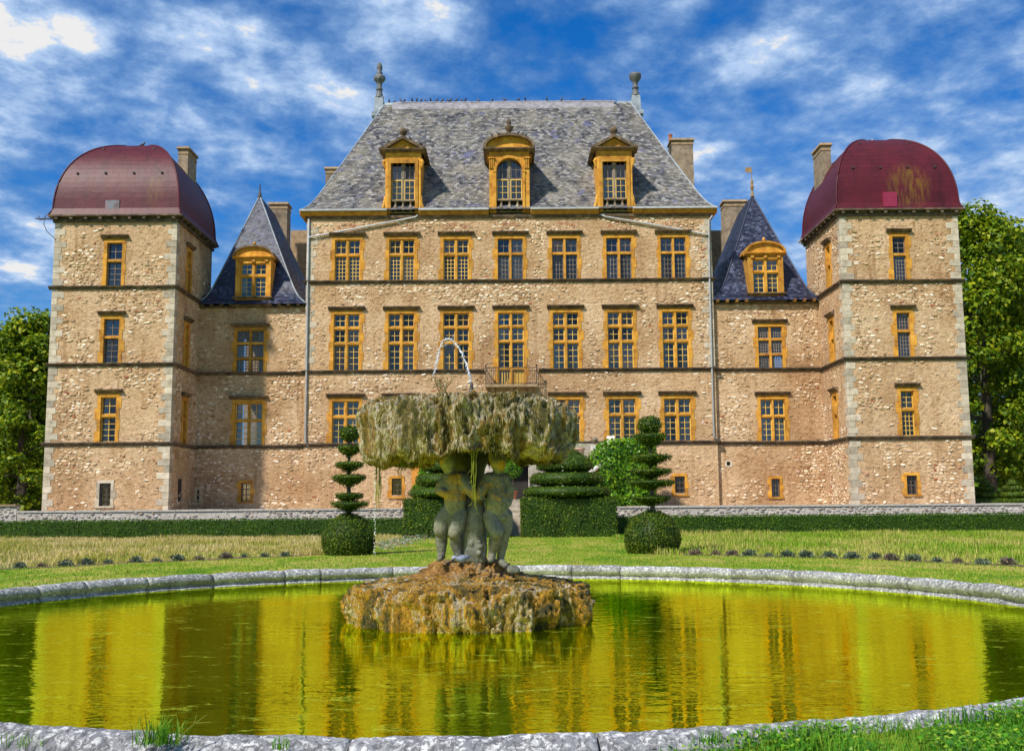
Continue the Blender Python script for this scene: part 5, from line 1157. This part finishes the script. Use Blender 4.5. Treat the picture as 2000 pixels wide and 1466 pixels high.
# ------------------------------------------------------------------ pool rim
rim = thing('pool_rim', 'round kerb of lichen-spotted grey stone around the green pool', 'pool rim', (PC.x, PC.y, 0))
prof = [(PRO+.02, -.15), (PRO+.02, .06), (PRO-.02, .15), (PRO-.08, .205), (PRO-.15, .225), (PRO-.23, .215), (PRI+.03, .175), (PRI-.015, .115), (PRI-.01, .06), (PRI+.05, .02), (PRI+.05, -.03), (PRI-.02, -.045), (PRI-.04, -.075), (PRI-.03, -.11), (PRI+.03, -.15)]
NS = 42; ang0 = .03
cuts = [ang0+2*math.pi*(i+R.uniform(-.22, .22))/NS for i in range(NS)]; cuts.append(cuts[0]+2*math.pi)
for i in range(NS):
    a0, a1 = cuts[i]+.0012, cuts[i+1]-.0012; near = math.sin((a0+a1)/2) < -.5; K = 40 if near else 14; m = MB()
    pr = prof
    if near:
        pr = []
        for p_, q_ in zip(prof, prof[1:]): pr += [(p_[0]+(q_[0]-p_[0])*j/4, p_[1]+(q_[1]-p_[1])*j/4) for j in range(4)]
        pr.append(prof[-1])
    dz = R.uniform(-.006, .006); dr = R.uniform(-.006, .006)
    for k in range(K+1):
        an = a0+(a1-a0)*k/K; edge = min(k, K-k)/K; sh = .005*max(0, 1-edge*K/1.5)
        for r_, z_ in pr:
            x, y = PC.x+(r_+dr)*math.cos(an), PC.y+(r_+dr)*math.sin(an); h = .020*noise.fractal(Vector((x*3, y*3, z_*3)), 1, 2, 4)+(.010*noise.fractal(Vector((x*14, y*14, z_*14)), 1, 2, 3) if near else 0)
            k_ = 1 if z_ > -.1 else 0
            m.v.append((x+math.cos(an)*h*.6*k_, y+math.sin(an)*h*.6*k_, z_+k_*(h-sh+dz)))
    n_ = len(pr)
    for k in range(K):
        for j in range(n_-1): m.f.append((k*n_+j, k*n_+j+1, (k+1)*n_+j+1, (k+1)*n_+j))
    m.f += [tuple(range(n_-1, -1, -1)), tuple(K*n_+j for j in range(n_))]
    m.build('coping_stone', 'coping', rim, smooth=True)

# ------------------------------------------------------------------ fountain
FC = Vector((-.69, 16.1, 0))
ft = thing('fountain', 'stone fountain of putti carrying a moss-hung basin above a tufa rock', 'fountain', (FC.x, FC.y, WZ-.3))
def tufa_body(name, prof, mat, nth, nrow, seed, a_rib, a_mid, a_fine, parent, dripz=None, lob=0, rflat=0):
    pts = [interp([(r, 0, z) for r, z in prof], i/nrow) for i in range(nrow+1)]; V = []; base = []
    for p in pts:
        for k in range(nth):
            th = 2*math.pi*k/nth; ct, st = math.cos(th), math.sin(th); x, y = p.x*ct, p.x*st
            w_ = min(p.x/1.0, 1)
            rib = noise.fractal(Vector((x*3.0+seed, y*3.0, p.z*.35)), 1, 2, 3)*a_rib*w_; mid = noise.fractal(Vector((x*7, y*7+seed, p.z*3.2)), 1, 2, 3)*a_mid; fine = noise.fractal(Vector((x*19, y*19, p.z*12+seed)), 1, 2, 2)*a_fine
            lb = lob*noise.noise(Vector((ct*1.4+seed, st*1.4, 0)))*w_
            kk = 1 if p.x > rflat else .4
            rib *= kk; mid *= kk; fine *= (1 if p.x > rflat else .7); d = rib+mid+fine
            z = p.z+fine*.8+mid*.5
            if dripz: z += dripz(th, p.x, p.z)
            V.append((FC.x+(p.x+d+lb)*ct, FC.y+(p.x+d+lb)*st, z))
    Fc = [(i*nth+k, i*nth+(k+1) % nth, (i+1)*nth+(k+1) % nth, (i+1)*nth+k) for i in range(nrow) for k in range(nth)]
    me = bpy.data.meshes.new(name); me.from_pydata([(x-FC.x, y-FC.y, z) for x, y, z in V], [], Fc); me.materials.append(M[mat]); me.polygons.foreach_set('use_smooth', [True]*len(me.polygons))
    return place(name, me, parent, (FC.x, FC.y, 0)), np.array(V)
base_o, BV = tufa_body('rock_base', [(1.72, WZ-.35), (1.78, WZ), (1.84, .1), (1.82, .28), (1.70, .42), (1.45, .50), (1.05, .54), (.75, .60), (.02, .62)], 'tufa_base', 460, 130, 2.2, .20, .07, .055, ft, lob=.09, rflat=1.55)
mo, _ = tufa_body('mound', [(.95, .48), (.8, .58), (.66, .66), (.56, .75), (.4, .80), (.02, .82)], 'mound', 260, 80, 7.7, .09, .05, .045, ft)
def drip(th, r, z):
    if z > 2.75 or r < .7: return 0
    k = (2.75-z)/.55; return -k*(.02+.12*max(0, -math.cos(th))+.14*noise.noise(Vector((math.cos(th)*3.2, math.sin(th)*3.2, 5.5)))+.12*noise.noise(Vector((math.cos(th)*9, math.sin(th)*9, 1.5))))
bas, UV = tufa_body('upper_basin', [(.02, 2.62), (.5, 2.60), (.95, 2.54), (1.30, 2.40), (1.50, 2.38), (1.60, 2.48), (1.63, 2.72), (1.62, 2.95), (1.54, 3.12), (1.34, 3.22), (1.18, 3.24), (1.08, 3.14), (.6, 3.08), (.02, 3.06)], 'tufa_top', 560, 170, 5.1, .21, .075, .060, ft, drip, lob=.05)
# moss fibres on basin and rock
sel = np.array([i for i in range(len(UV)) if math.hypot(UV[i, 0]-FC.x, UV[i, 1]-FC.y) > 1.2]); NF = 22000; idx = rng.choice(sel, NF); C = UV[idx]+rng.normal(0, .008, (NF, 3)); d = C-np.array([FC.x, FC.y, 2.7])
def mossy(C, th): return np.array([noise.fractal(Vector((p[0]*2.1+3, p[1]*2.1, p[2]*.45)), 1, 2, 3) > th for p in C])
def fibres(C, out, ln, wd):
    n = len(C); o = unit(out*np.array([1, 1, 0])+rng.normal(0, .35, (n, 3))*np.array([1, 1, .3])); ln = np.asarray(ln).reshape(-1, 1)*np.ones((n, 1)); s = unit(np.cross(o, np.array([[0, 0, 1.]])))*wd
    a = C+np.array([0, 0, .01]); b = C+o*ln*.35-np.array([[0, 0, 1.]])*ln*.5; c = C+o*ln*.3-np.array([[0, 0, 1.]])*ln
    V = np.stack([a-s, a+s, b+s*.8, b-s*.8, c], 1).reshape(-1, 3); i = np.arange(n)*5; return V, np.concatenate([np.stack([i, i+1, i+2], 1), np.stack([i, i+2, i+3], 1), np.stack([i+3, i+2, i+4], 1)])
ok_ = mossy(C, -.04); C, d = C[ok_], d[ok_]; V, Fc = fibres(C, d, rng.uniform(.02, .08, len(C)), .003); place('moss_fibres', npmesh('moss_fibres', V, Fc, 'moss'), bas, (0, 0, 0), kind='stuff')
sel = np.array([i for i in range(len(BV)) if math.hypot(BV[i, 0]-FC.x, BV[i, 1]-FC.y) > 1.5]); idx = rng.choice(sel, 12000); C = BV[idx]+rng.normal(0, .01, (12000, 3)); C = C[mossy(C, .0)]; V, Fc = fibres(C, C-np.array([FC.x, FC.y, .2]), rng.uniform(.01, .04, len(C)), .003)
place('moss_fibres', npmesh('moss_fibres', V, Fc, 'ochremoss'), base_o, (0, 0, 0), kind='stuff')
# long strands hanging from the basin
def strands(px, py0, py1, n, Y, spread, seed):
    r = random.Random(seed); m = MB()
    for i in range(n):
        x = px+r.uniform(-spread, spread); y1_ = py0+(py1-py0)*r.uniform(.35, 1); p0, p1 = P(x, py0, Y), P(x+r.uniform(-4, 4), y1_, Y); k = 7; pts = []
        for j in range(k): q = p0.lerp(p1, j/(k-1)); pts.append(q+Vector((r.uniform(-.012, .012), r.uniform(-.012, .012), 0)))
        m.tube(pts, [.0055]*(k-1)+[.002], 4)
        for j in range(2, k): m.tube([pts[j], pts[j]+Vector((r.uniform(-.06, .06), 0, r.uniform(-.09, -.02)))], [.004, .0015], 3)
    m.build('hanging_moss', 'greenmoss', bas, kind='stuff')
strands(742, 888, 1000, 9, 15.8, 12, 1); strands(926, 850, 1000, 5, 14.62, 6, 2); strands(1110, 800, 905, 8, 15.9, 8, 3); strands(1098, 860, 950, 1, 15.2, 3, 4); strands(780, 895, 940, 4, 15.2, 10, 5)
# putti and dolphin: one continuous carved surface each
def C2(cx, cy, Y): return P(800+cx/5.64, 860+cy/5.64, Y)
U = 16/F/5.64
def carve(name, chains, balls, voxel=.013, it=3, parent=ft, label=None, mat='statue'):
    m = MB()
    for ch in chains:
        pts = [(C2(c[0], c[1], c[3]), c[2]*U) for c in ch]
        for (p, r), (q, s) in zip(pts, pts[1:]):
            k = max(2, int((q-p).length/.03))
            for j in range(k+1): m.ball(p.lerp(q, j/k), r+(s-r)*j/k, 12)
    for c in balls: m.ball(C2(c[0], c[1], c[3]), c[2]*U, 12, c[4] if len(c) > 4 else 1)
    me = m.mesh(name, mat); o = bpy.data.objects.new('tmp', me); COL.objects.link(o)
    md = o.modifiers.new('r', 'REMESH'); md.mode = 'VOXEL'; md.voxel_size = voxel; md.use_smooth_shade = True
    sm = o.modifiers.new('s', 'SMOOTH'); sm.factor = .5; sm.iterations = it
    ev = o.evaluated_get(bpy.context.evaluated_depsgraph_get()); me2 = bpy.data.meshes.new_from_object(ev); bpy.data.objects.remove(o)
    me2.name = name; me2.materials.clear(); me2.materials.append(M[mat]); me2.polygons.foreach_set('use_smooth', [True]*len(me2.polygons))
    lo = np.array([v.co for v in me2.vertices]); org = Vector((lo[:, 0].mean(), lo[:, 1].mean(), lo[:, 2].min())); me2.transform(Matrix.Translation(-org))
    return place(name, me2, parent, org, label=label)
A = 15.62
def hand(x, y, Y, dx, dy):
    ch = []
    for i in range(4): ch.append([(x+i*9-14, y, 15, Y), (x+i*9-14+dx*.5, y+dy*.5, 12, Y-.01), (x+i*9-14+dx, y+dy*(.9+.05*i), 9, Y+.01)])
    ch.append([(x-20, y-8, 13, Y), (x-34, y+12, 9, Y-.02)]); return ch
carve('putto_statue', [
    [(495, 745, 112, A), (500, 660, 122, A-.03), (500, 560, 118, A), (495, 465, 122, A+.02)], [(415, 425, 78, A+.02), (575, 415, 80, A)], [(490, 430, 62, A+.02), (450, 340, 46, A+.02)],
    [(425, 300, 66, A-.02), (420, 240, 92, A-.03), (428, 205, 92, A)],
    [(420, 800, 90, A), (352, 895, 86, A-.03), (335, 990, 72, A-.06), (352, 1030, 62, A-.03), (350, 1100, 70, A+.02), (352, 1230, 48, A+.02), (350, 1275, 42, A), (330, 1300, 34, A-.13)],
    [(545, 805, 92, A-.02), (525, 925, 86, A-.08), (492, 1020, 70, A-.12), (500, 1055, 60, A-.08), (508, 1125, 68, A-.02), (530, 1240, 46, A-.02), (530, 1285, 42, A-.04), (515, 1305, 34, A-.15)],
    [(580, 415, 72, A-.04), (620, 490, 66, A-.1), (650, 540, 60, A-.13), (700, 590, 52, A-.15), (735, 625, 44, A-.15)],
    [(420, 425, 70, A+.0), (345, 500, 62, A-.02), (335, 545, 58, A-.05), (390, 585, 48, A-.1), (440, 600, 40, A-.12)]]+hand(738, 630, A-.17, 10, 40),
    [(365, 245, 18, A-.05), (372, 275, 14, A-.05), (395, 262, 30, A-.08), (375, 292, 18, A-.03)]+[(425+60*math.cos(t*.7), 190+45*math.sin(t*.7+.5), 34, A+.02+.05*math.sin(t)) for t in range(9)]
    +[(440, 720, 60, A-.06), (545, 700, 62, A-.07), (500, 640, 70, A-.07)], label='putto with its face turned away')
carve('putto_statue', [
    [(962, 765, 116, A), (968, 655, 126, A-.04), (962, 560, 120, A), (958, 470, 122, A+.02)], [(878, 425, 78, A), (1036, 430, 78, A+.02)], [(960, 430, 62, A+.02), (962, 340, 46, A+.02)],
    [(985, 300, 64, A-.03), (975, 242, 92, A-.04), (966, 207, 92, A)],
    [(898, 830, 92, A-.03), (922, 930, 88, A-.1), (958, 1010, 76, A-.18), (950, 1050, 62, A-.14), (938, 1115, 70, A-.08), (912, 1230, 46, A-.03), (905, 1290, 44, A-.04), (895, 1312, 36, A-.16)],
    [(1045, 830, 94, A+.02), (1055, 950, 82, A+.02), (1038, 1060, 62, A+.02), (1020, 1170, 56, A+.05), (1002, 1290, 42, A+.05), (1010, 1340, 40, A+.02), (1060, 1378, 34, A-.1)],
    [(868, 430, 72, A-.05), (818, 510, 64, A-.12), (798, 550, 58, A-.15), (775, 610, 50, A-.17)],
    [(1046, 435, 70, A+.02), (1092, 540, 58, A+.03), (1098, 610, 54, A+.02), (1080, 690, 46, A-.05)]]+hand(770, 620, A-.19, 8, 36),
    [(1045, 248, 18, A-.05), (1035, 275, 14, A-.05), (1010, 268, 30, A-.08), (1030, 298, 18, A-.04), (985, 225, 22, A-.1), (1035, 222, 18, A-.07)]+[(960+62*math.cos(t*.7), 185+40*math.sin(t*.7+.5), 34, A+.02+.05*math.sin(t)) for t in range(9)]
    +[(905, 720, 62, A-.07), (1020, 720, 66, A-.06), (1030, 850, 36, A-.1), (965, 620, 72, A-.08)], label='putto looking towards the stacked yew')
rq = random.Random(3)
carve('dolphin_carving', [[(735, 560, 50, 15.8), (728, 680, 96, 15.78), (722, 800, 118, 15.74), (715, 930, 130, 15.72), (708, 1060, 138, 15.72), (715, 1180, 136, 15.72), (725, 1290, 126, 15.74), (725, 1350, 120, 15.76)], [(640, 1080, 50, 15.66), (640, 1200, 46, 15.62), (650, 1310, 40, 15.62)], [(800, 1080, 52, 15.66), (805, 1200, 50, 15.64), (800, 1310, 44, 15.64)]],
      [(715+rq.uniform(-70, 70), 1170+rq.uniform(-60, 70), rq.uniform(22, 38), 15.57+rq.uniform(-.02, .03)) for _ in range(16)], it=3, label='dolphin carved head-down between the putti')
MB().lathe([(.24, .7), (.2, 1.2), (.2, 1.9), (.26, 2.2), (.4, 2.6)], (FC.x, FC.y+.22, 0), 20).build('added_shade_column', 'wet_shade', ft, smooth=True)  # column added behind the heads, its dark colour standing for shade
carve('putto_statue', [[(720, 745, 120, 16.55), (725, 460, 110, 16.55)], [(700, 800, 95, 16.5), (680, 1000, 74, 16.6), (690, 1290, 44, 16.6)], [(770, 800, 95, 16.5), (790, 1000, 74, 16.6), (780, 1290, 44, 16.6)], [(725, 420, 60, 16.55), (725, 240, 84, 16.6)], [(640, 420, 60, 16.5), (570, 560, 48, 16.45), (540, 640, 40, 16.3)], [(810, 420, 60, 16.5), (890, 560, 48, 16.45), (920, 640, 40, 16.3)]], [], label='third putto at the back of the group')
q = P(1005, 1112, 15.2); carve('broken_stone', [[(1120, 1420, 50, 15.3), (1170, 1425, 46, 15.3)]], [], parent=ft, it=3)
# pond weed plume on the basin rim and jet
m = MB(); r = random.Random(8)
for i in range(7):
    p0 = P(866+r.uniform(-8, 8), 768, 15.4); p1 = P(862+r.uniform(-26, 30), 728+r.uniform(0, 22), 15.4); pm_ = p0.lerp(p1, .5)+Vector((r.uniform(-.05, .05), 0, 0)); m.tube([p0, pm_, p1], [.008, .006, .002], 4)
    for j in range(5): q = p0.lerp(p1, .35+.13*j); m.tube([q, q+Vector((r.uniform(-.08, .08), 0, r.uniform(.02, .07)))], [.006, .002], 3)
m.build('weed_plume', 'moss', bas, kind='stuff')
nb = P(921, 768, 15.9); MB().lathe([(.07, -.12), (.06, 0), (.03, .06), (.022, .16), (.02, .17)], tuple(nb), 10).build('nozzle', 'iron', ft)
arc = [(921, 752), (918, 738), (914, 722), (909, 706), (903, 691), (896, 678), (888, 668), (880, 662), (873, 661), (866, 666), (861, 674), (858, 684), (855, 695)]
pts = smooth_poly([P(x, y, 15.9-.0*i) for i, (x, y) in enumerate(arc)], 2); r = random.Random(4)
jt = thing('water_jet', 'thin white jet of water arching to one side above the basin', 'water jet', tuple(nb))
m = MB(); m.tube([p+Vector((r.uniform(-.011, .011), r.uniform(-.011, .011), r.uniform(-.008, .008))) for p in pts], [r.uniform(.004, .015)*(1.25 if i < len(pts)*.45 else .75) for i in range(len(pts))], 7); m.build('stream', 'jet', jt, smooth=True)
m = MB()
for i in range(46):
    t_ = i/46; p = P(857-11*t_+r.uniform(-2, 2), 690+46*t_+r.uniform(-3, 3), 15.9); m.ball(p, r.uniform(.005, .016)*(1.1-.6*t_), 6)
for i in range(150): k = r.randrange(len(pts)); m.ball(pts[k]+Vector((r.gauss(0, .025), r.gauss(0, .025), r.gauss(-.01, .03))), r.uniform(.003, .009), 6)
m.build('droplets', 'jet', jt, kind='stuff')
m = MB()
for i in range(70): m.ball(P(732+r.uniform(-2, 2), 910+180*r.random(), 15.6), r.uniform(.004, .009), 5)
for i in range(25): m.ball(P(1098+r.uniform(-3, 3), 905+60*r.random(), 15.6), r.uniform(.004, .007), 5)
m.build('falling_drips', 'jet', jt, kind='stuff')

# ------------------------------------------------------------------ pigeons
pg = MB().tube([(-.17, 0, .05), (-.09, 0, .075), (-.02, 0, .105), (.05, 0, .125), (.09, 0, .165), (.108, 0, .2), (.128, 0, .215), (.15, 0, .212), (.172, 0, .202)], [.014, .042, .064, .058, .038, .034, .033, .016, .003], 8)
pg.tube([(.0, .02, .06), (.01, .02, 0)], .006, 4); pg.tube([(.0, -.02, .06), (.01, -.02, 0)], .006, 4)
pgm = pg.mesh('pigeon', 'pigeon', smooth=True)
for i, px in enumerate([760, 771, 782, 790, 805, 814, 823, 831, 841, 854, 865, 874, 881, 892, 902, 909, 933, 962, 986, 1013, 1026, 1068, 1098, 1139]):
    o = place('pigeon', pgm, None, (P(px, 197, 73.35).x, 73.35, 31.05 if px > 775 else 30.96), label='dark pigeon perched on the ridge of the grey slate roof', category='bird', group='pigeons along the roof ridge'); o.rotation_euler = (0, R.uniform(-.5, .1), R.uniform(0, 6.28)); o.scale = (1.15,)*3
q = P(276, 290, 64.65); o = place('pigeon', pgm, None, (q.x+.15, 64.4, 24.62), label='pigeon perched on top of the dome beside the chimney stack', category='bird'); o.scale = (1.3,)*3
for lab, x, dxs in (('pigeon sitting on the triangular dormer pediment', dl, (-.9, -.35, .5, 1.2)), ('pigeon sitting on the arched central dormer', dc, (-1.1, -.7, .6, 1.1))):
    for d in dxs:
        z = 24.1+.42+.22+(.82*(1-abs(d)/1.53) if x == dl else .95*max(1-(d/1.69)**2, 0)**.45)
        o = place('pigeon', pgm, None, (x+d, YB-.25, z+.0), label=lab, category='bird', group=lab+'s'); o.rotation_euler = (0, 0, R.uniform(0, 6.28))
q = P(907, 1101, 15.25); pgb = pg.mesh('pigeon', 'pigeonblue', smooth=True); o = place('pigeon', pgb, None, (q.x, q.y, q.z), label='blue-grey pigeon bending down to drink at the feet of the putti', category='bird'); o.rotation_euler = (0, .55, math.radians(215)); o.scale = (.85,)*3

# ------------------------------------------------------------------ lavender, flower bed, grass
Lp = [(120, 403), (258, 398), (398, 393), (527, 383), (660, 376), (830, 368), (955, 365), (1085, 358), (1215, 355), (1380, 345), (1490, 338), (1615, 335), (1740, 332)]
Rp = [(168, 295), (280, 295), (372, 298), (470, 300), (577, 303), (680, 305), (790, 308), (915, 310), (1042, 315), (1168, 315), (1262, 325), (1378, 328), (1515, 335), (1632, 338), (1768, 348), (1910, 351)]
LL = [G(x/3.125, 980+y/3.125) for x, y in Lp]; RR = [G(1300+x/2.857, 980+y/2.857) for x, y in Rp]
for name, pts in (('flower_bed', [G(-120, 1116)]+LL+[G(620, 1081)]), ('flower_bed', [G(1330, 1079)]+RR+[G(2120, 1112)])):
    m = MB()
    for i, p in enumerate(pts):
        d = (pts[min(i+1, len(pts)-1)]-pts[max(i-1, 0)]).normalized(); o = Vector((-d.y, d.x, 0)); w1, w2 = .34+.12*nz(p.x, p.y), .34+.12*nz(p.x+9, p.y)
        m.v += [tuple(p+o*w1+Vector((0, 0, .012))), tuple(p-o*w2+Vector((0, 0, .012)))]
    m.f = [(2*i, 2*i+1, 2*i+3, 2*i+2) for i in range(len(pts)-1)]; m.build(name, 'soil', kind='structure')
def lav(p, s, dry):
    n = 260; d = unit(rng.normal(0, 1, (n, 3))*np.array([1, 1, .8])+np.array([0, 0, .9])); d[:, 2] = np.abs(d[:, 2]); C = np.array(p)+d*np.array([.20, .20, .16])*s*rng.uniform(.3, 1.1, (n, 1))
    V, Fc = leaves(C, np.cross(d, unit(rng.normal(0, 1, (n, 3)))), rng.uniform(.06, .13, n)*s, .28, .3); return npmesh('lavender_plant', V, Fc, 'deadlav' if dry else 'lavender', org=tuple(p))
for i, p in enumerate(LL):
    dry = i in (1, 9, 8); place('lavender_plant', lav(p, R.uniform(.7, 1.25), dry), None, p, label='withered lavender clump in the bed below the straw-coloured meadow' if dry else 'grey-green lavender clump in the bed below the straw-coloured meadow', category='lavender', group='withered lavender, straw meadow side' if dry else 'lavender row, straw meadow side')
for i, p in enumerate(RR):
    dry = i in (0, 1, 2, 10, 13, 15); place('lavender_plant', lav(p, R.uniform(.7, 1.3), dry), None, p, label='withered lavender clump in the bed below the greener meadow' if dry else 'grey-green lavender clump in the bed below the greener meadow', category='lavender', group='withered lavender, green meadow side' if dry else 'lavender row, green meadow side')
C = np.array([[*(G(730+90*u, 1076-22*u)+Vector((0, 0, 0)))] for u in rng.random(900)])+rng.normal(0, 1, (900, 3))*np.array([.35, .4, 0]); C[:, 2] = rng.uniform(.02, .28, 900)
V, Fc = leaves(C, np.array([[0, -.5, .6]]), .08, .6, .7); place('flower_border', npmesh('flower_border', V, Fc, 'flower'), None, (0, 0, 0), kind='stuff', label='ragged strip of grey and red flowers trailing from the slender cloud yew', category='flowers')
def bedline(x):
    pts = sorted([(p.x, p.y) for p in (LL if x < 0 else RR)]); xs, ys = zip(*pts); return np.interp(x, xs, ys, left=ys[0]+(x-xs[0])*.6, right=ys[-1]+(x-xs[-1])*(.35 if x < 0 else -.8))
def scatter(n, ylo, yhi, test):
    y = np.sqrt(rng.uniform(ylo**2, yhi**2, n)); x = rng.uniform(-.54, .54, n)*y; k = np.array([test(a_, b_) for a_, b_ in zip(x, y)]); return np.stack([x, y, np.zeros(n)], 1)[k]
inpool = lambda x, y: math.hypot(x-PC.x, y-PC.y) < PRO+.04
bl = {}
def bedl(x):
    k = round(x, 1)
    if k not in bl: bl[k] = bedline(k)
    return bl[k]
def is_meadow(x, y): return y > bedl(x)+.25 and (x < -5.4-.02*(y-35) or x > 4.6+.02*(y-35)) and y < 55.8
C = scatter(150000, 12, 56, lambda x, y: not inpool(x, y) and not is_meadow(x, y) and y > 14 and not (-2.3 < x < 2.2 and y > 55.5) and not (abs(y-bedl(x)) < .3 and (x < -5.5 or x > 4.6) and nz(x*1.7, y*1.7) < .1))
V, Fc = blades(C, rng.uniform(.025, .07, len(C)), rng.uniform(.012, .024, len(C)), .8); place('lawn_grass', npmesh('lawn_grass', V, Fc, 'lawn'), None, (0, 0, 0), kind='stuff', label='short dry lawn grass around the pool', category='grass')
M['meadow2'] = grassmat('green_meadow_blade', (.14, .30, .015), (.28, .37, .03), (.52, .44, .14), .3)
C = scatter(170000, 27, 56, is_meadow)
for sd, mt, lab in ((-1, 'meadow', 'tall straw-coloured meadow grass below the hedge'), (1, 'meadow2', 'tall green and straw meadow grass below the hedge')):
    c = C[C[:, 0]*sd > 0]; k = np.array([max(.25, .75+1.1*nz(p[0]*.35, p[1]*.5)) for p in c]); V, Fc = blades(c, rng.uniform(.12, .30, len(c))*k, rng.uniform(.014, .028, len(c)), .9)
    place('meadow_grass', npmesh('meadow_grass', V, Fc, mt), None, (0, 0, 0), kind='stuff', label=lab, category='grass')
# near bank: grass and clover outside the kerb, tufts on it
def hb(x, y):
    d = math.hypot(x-PC.x, y-PC.y)-PRO; t = min(max((x-.2)/1.7, 0), 1); t = t*t*(3-2*t); return .15*t*min(max(1-d/2.6, 0), 1)**.7
m = MB(); na, nd = 60, 12
for i in range(na+1):
    an = math.radians(-88+88*i/na)
    for j in range(nd+1):
        d = PRO-.03+2.65*(j/nd)**1.3; x, y = PC.x+d*math.cos(an), PC.y+d*math.sin(an); m.v.append((x, y, .006+hb(x, y)+.012*nz(x*3, y*3)*(hb(x, y) > .03)))
m.f = [(i*(nd+1)+j, i*(nd+1)+j+1, (i+1)*(nd+1)+j+1, (i+1)*(nd+1)+j) for i in range(na) for j in range(nd)]; m.f = [q[::-1] for q in m.f] if False else m.f
m.build('bank', 'ground', kind='structure', smooth=True)
def near_ok(x, y): d = math.hypot(x-PC.x, y-PC.y); return d > PRO-(.09 if x > 2 else .08 if x > .8 else .02)+.08*nz(x*3, y*3) and y < 10.5
X_ = rng.uniform(-5.2, 6.5, 170000); Y_ = rng.uniform(4.6, 10.5, 170000); dens_ = np.array([near_ok(a_, b_) and R.random() < (.12+.95*max(0, min(1, (a_-.2)/1.6)) if a_ > -2.2 else .25)*min(1, max(.05, .75+1.3*nz(a_*1.7, b_*1.7))) for a_, b_ in zip(X_, Y_)])
C = np.stack([X_, Y_, np.array([hb(a_, b_) for a_, b_ in zip(X_, Y_)])], 1)[dens_]; k = np.array([.8+.7*nz(p[0]*1.4, p[1]*1.4) for p in C]); h = rng.uniform(.05, .20, len(C))*np.clip(k, .35, 1.5)
V, Fc = blades(C, h, rng.uniform(.004, .008, len(C)), 1.0); place('bank_grass', npmesh('bank_grass', V, Fc, 'neargrass'), None, (0, 0, 0), kind='stuff', label='bright green grass growing against the near kerb', category='grass')
c = C[(rng.random(len(C)) < .9) & np.array([nz(p[0]*1.9+4, p[1]*1.9) > -.12 for p in C])]; c = np.repeat(c, 1, 0)+rng.normal(0, .03, (len(c), 3))*np.array([1, 1, 0]); c[:, 2] += rng.uniform(.02, .11, len(c)); V, Fc = leaves(c, np.array([[0, -.2, 1.]]), rng.uniform(.018, .04, len(c)), .9, .35, .06)
place('clover', npmesh('clover', V, Fc, 'clover'), None, (0, 0, 0), kind='stuff', label='clover and small weeds on the near bank', category='weeds')
def tuft(label, px, py, n, h, w_=.06, z=.2, seed=0):
    p = G(px, py, z); C = np.array(p)+rng.normal(0, w_, (n, 3))*np.array([1, .6, 0]); V, Fc = blades(C, rng.uniform(.35, 1, n)*h, .006, 1.1); place('grass_tuft', npmesh('grass_tuft', V, Fc, 'neargrass', org=tuple(p)), None, p, label=label, category='grass', group='grass tufts in the kerb joints', kind='stuff')
tuft('thick green grass tuft rooted in the near kerb joint', 312, 1452, 160, .22, .07); tuft('small grass tuft in the kerb joint next to the thick tuft', 545, 1462, 40, .12, .03); tuft('low weed tuft in the kerb before the bank grass begins', 1390, 1452, 60, .12, .05)
tuft('short tuft growing behind the far kerb', 1428, 1100, 40, .2, .1, .0); tuft('short tuft sprouting at a far kerb joint', 583, 1110, 40, .2, .1, .0); tuft('leafy sprigs creeping over the kerb corner', 60, 1450, 90, .10, .12, .15)
m = MB()
b0 = P(345, 1448, 6.6); tips = [(384, 1393), (405, 1395), (412, 1410)]; hub = P(381, 1412, 6.6); m.tube([b0, b0.lerp(hub, .5)+Vector((-.01, 0, 0)), hub], .004, 4)
for tx in tips: m.tube([hub, P(tx[0], tx[1], 6.6)], [.004, .002], 4)
for x0_, y0_, x1_, y1_ in ((285, 1430, 272, 1400), (290, 1430, 283, 1392), (293, 1432, 292, 1405)): m.tube([P(x0_, y0_+14, 6.6), P(x1_, y1_, 6.6)], [.004, .002], 4)
m.build('seed_head_grass', 'greenmoss', None, label='wiry grass stalks with forked seed heads over the near water', category='grass', kind='stuff')
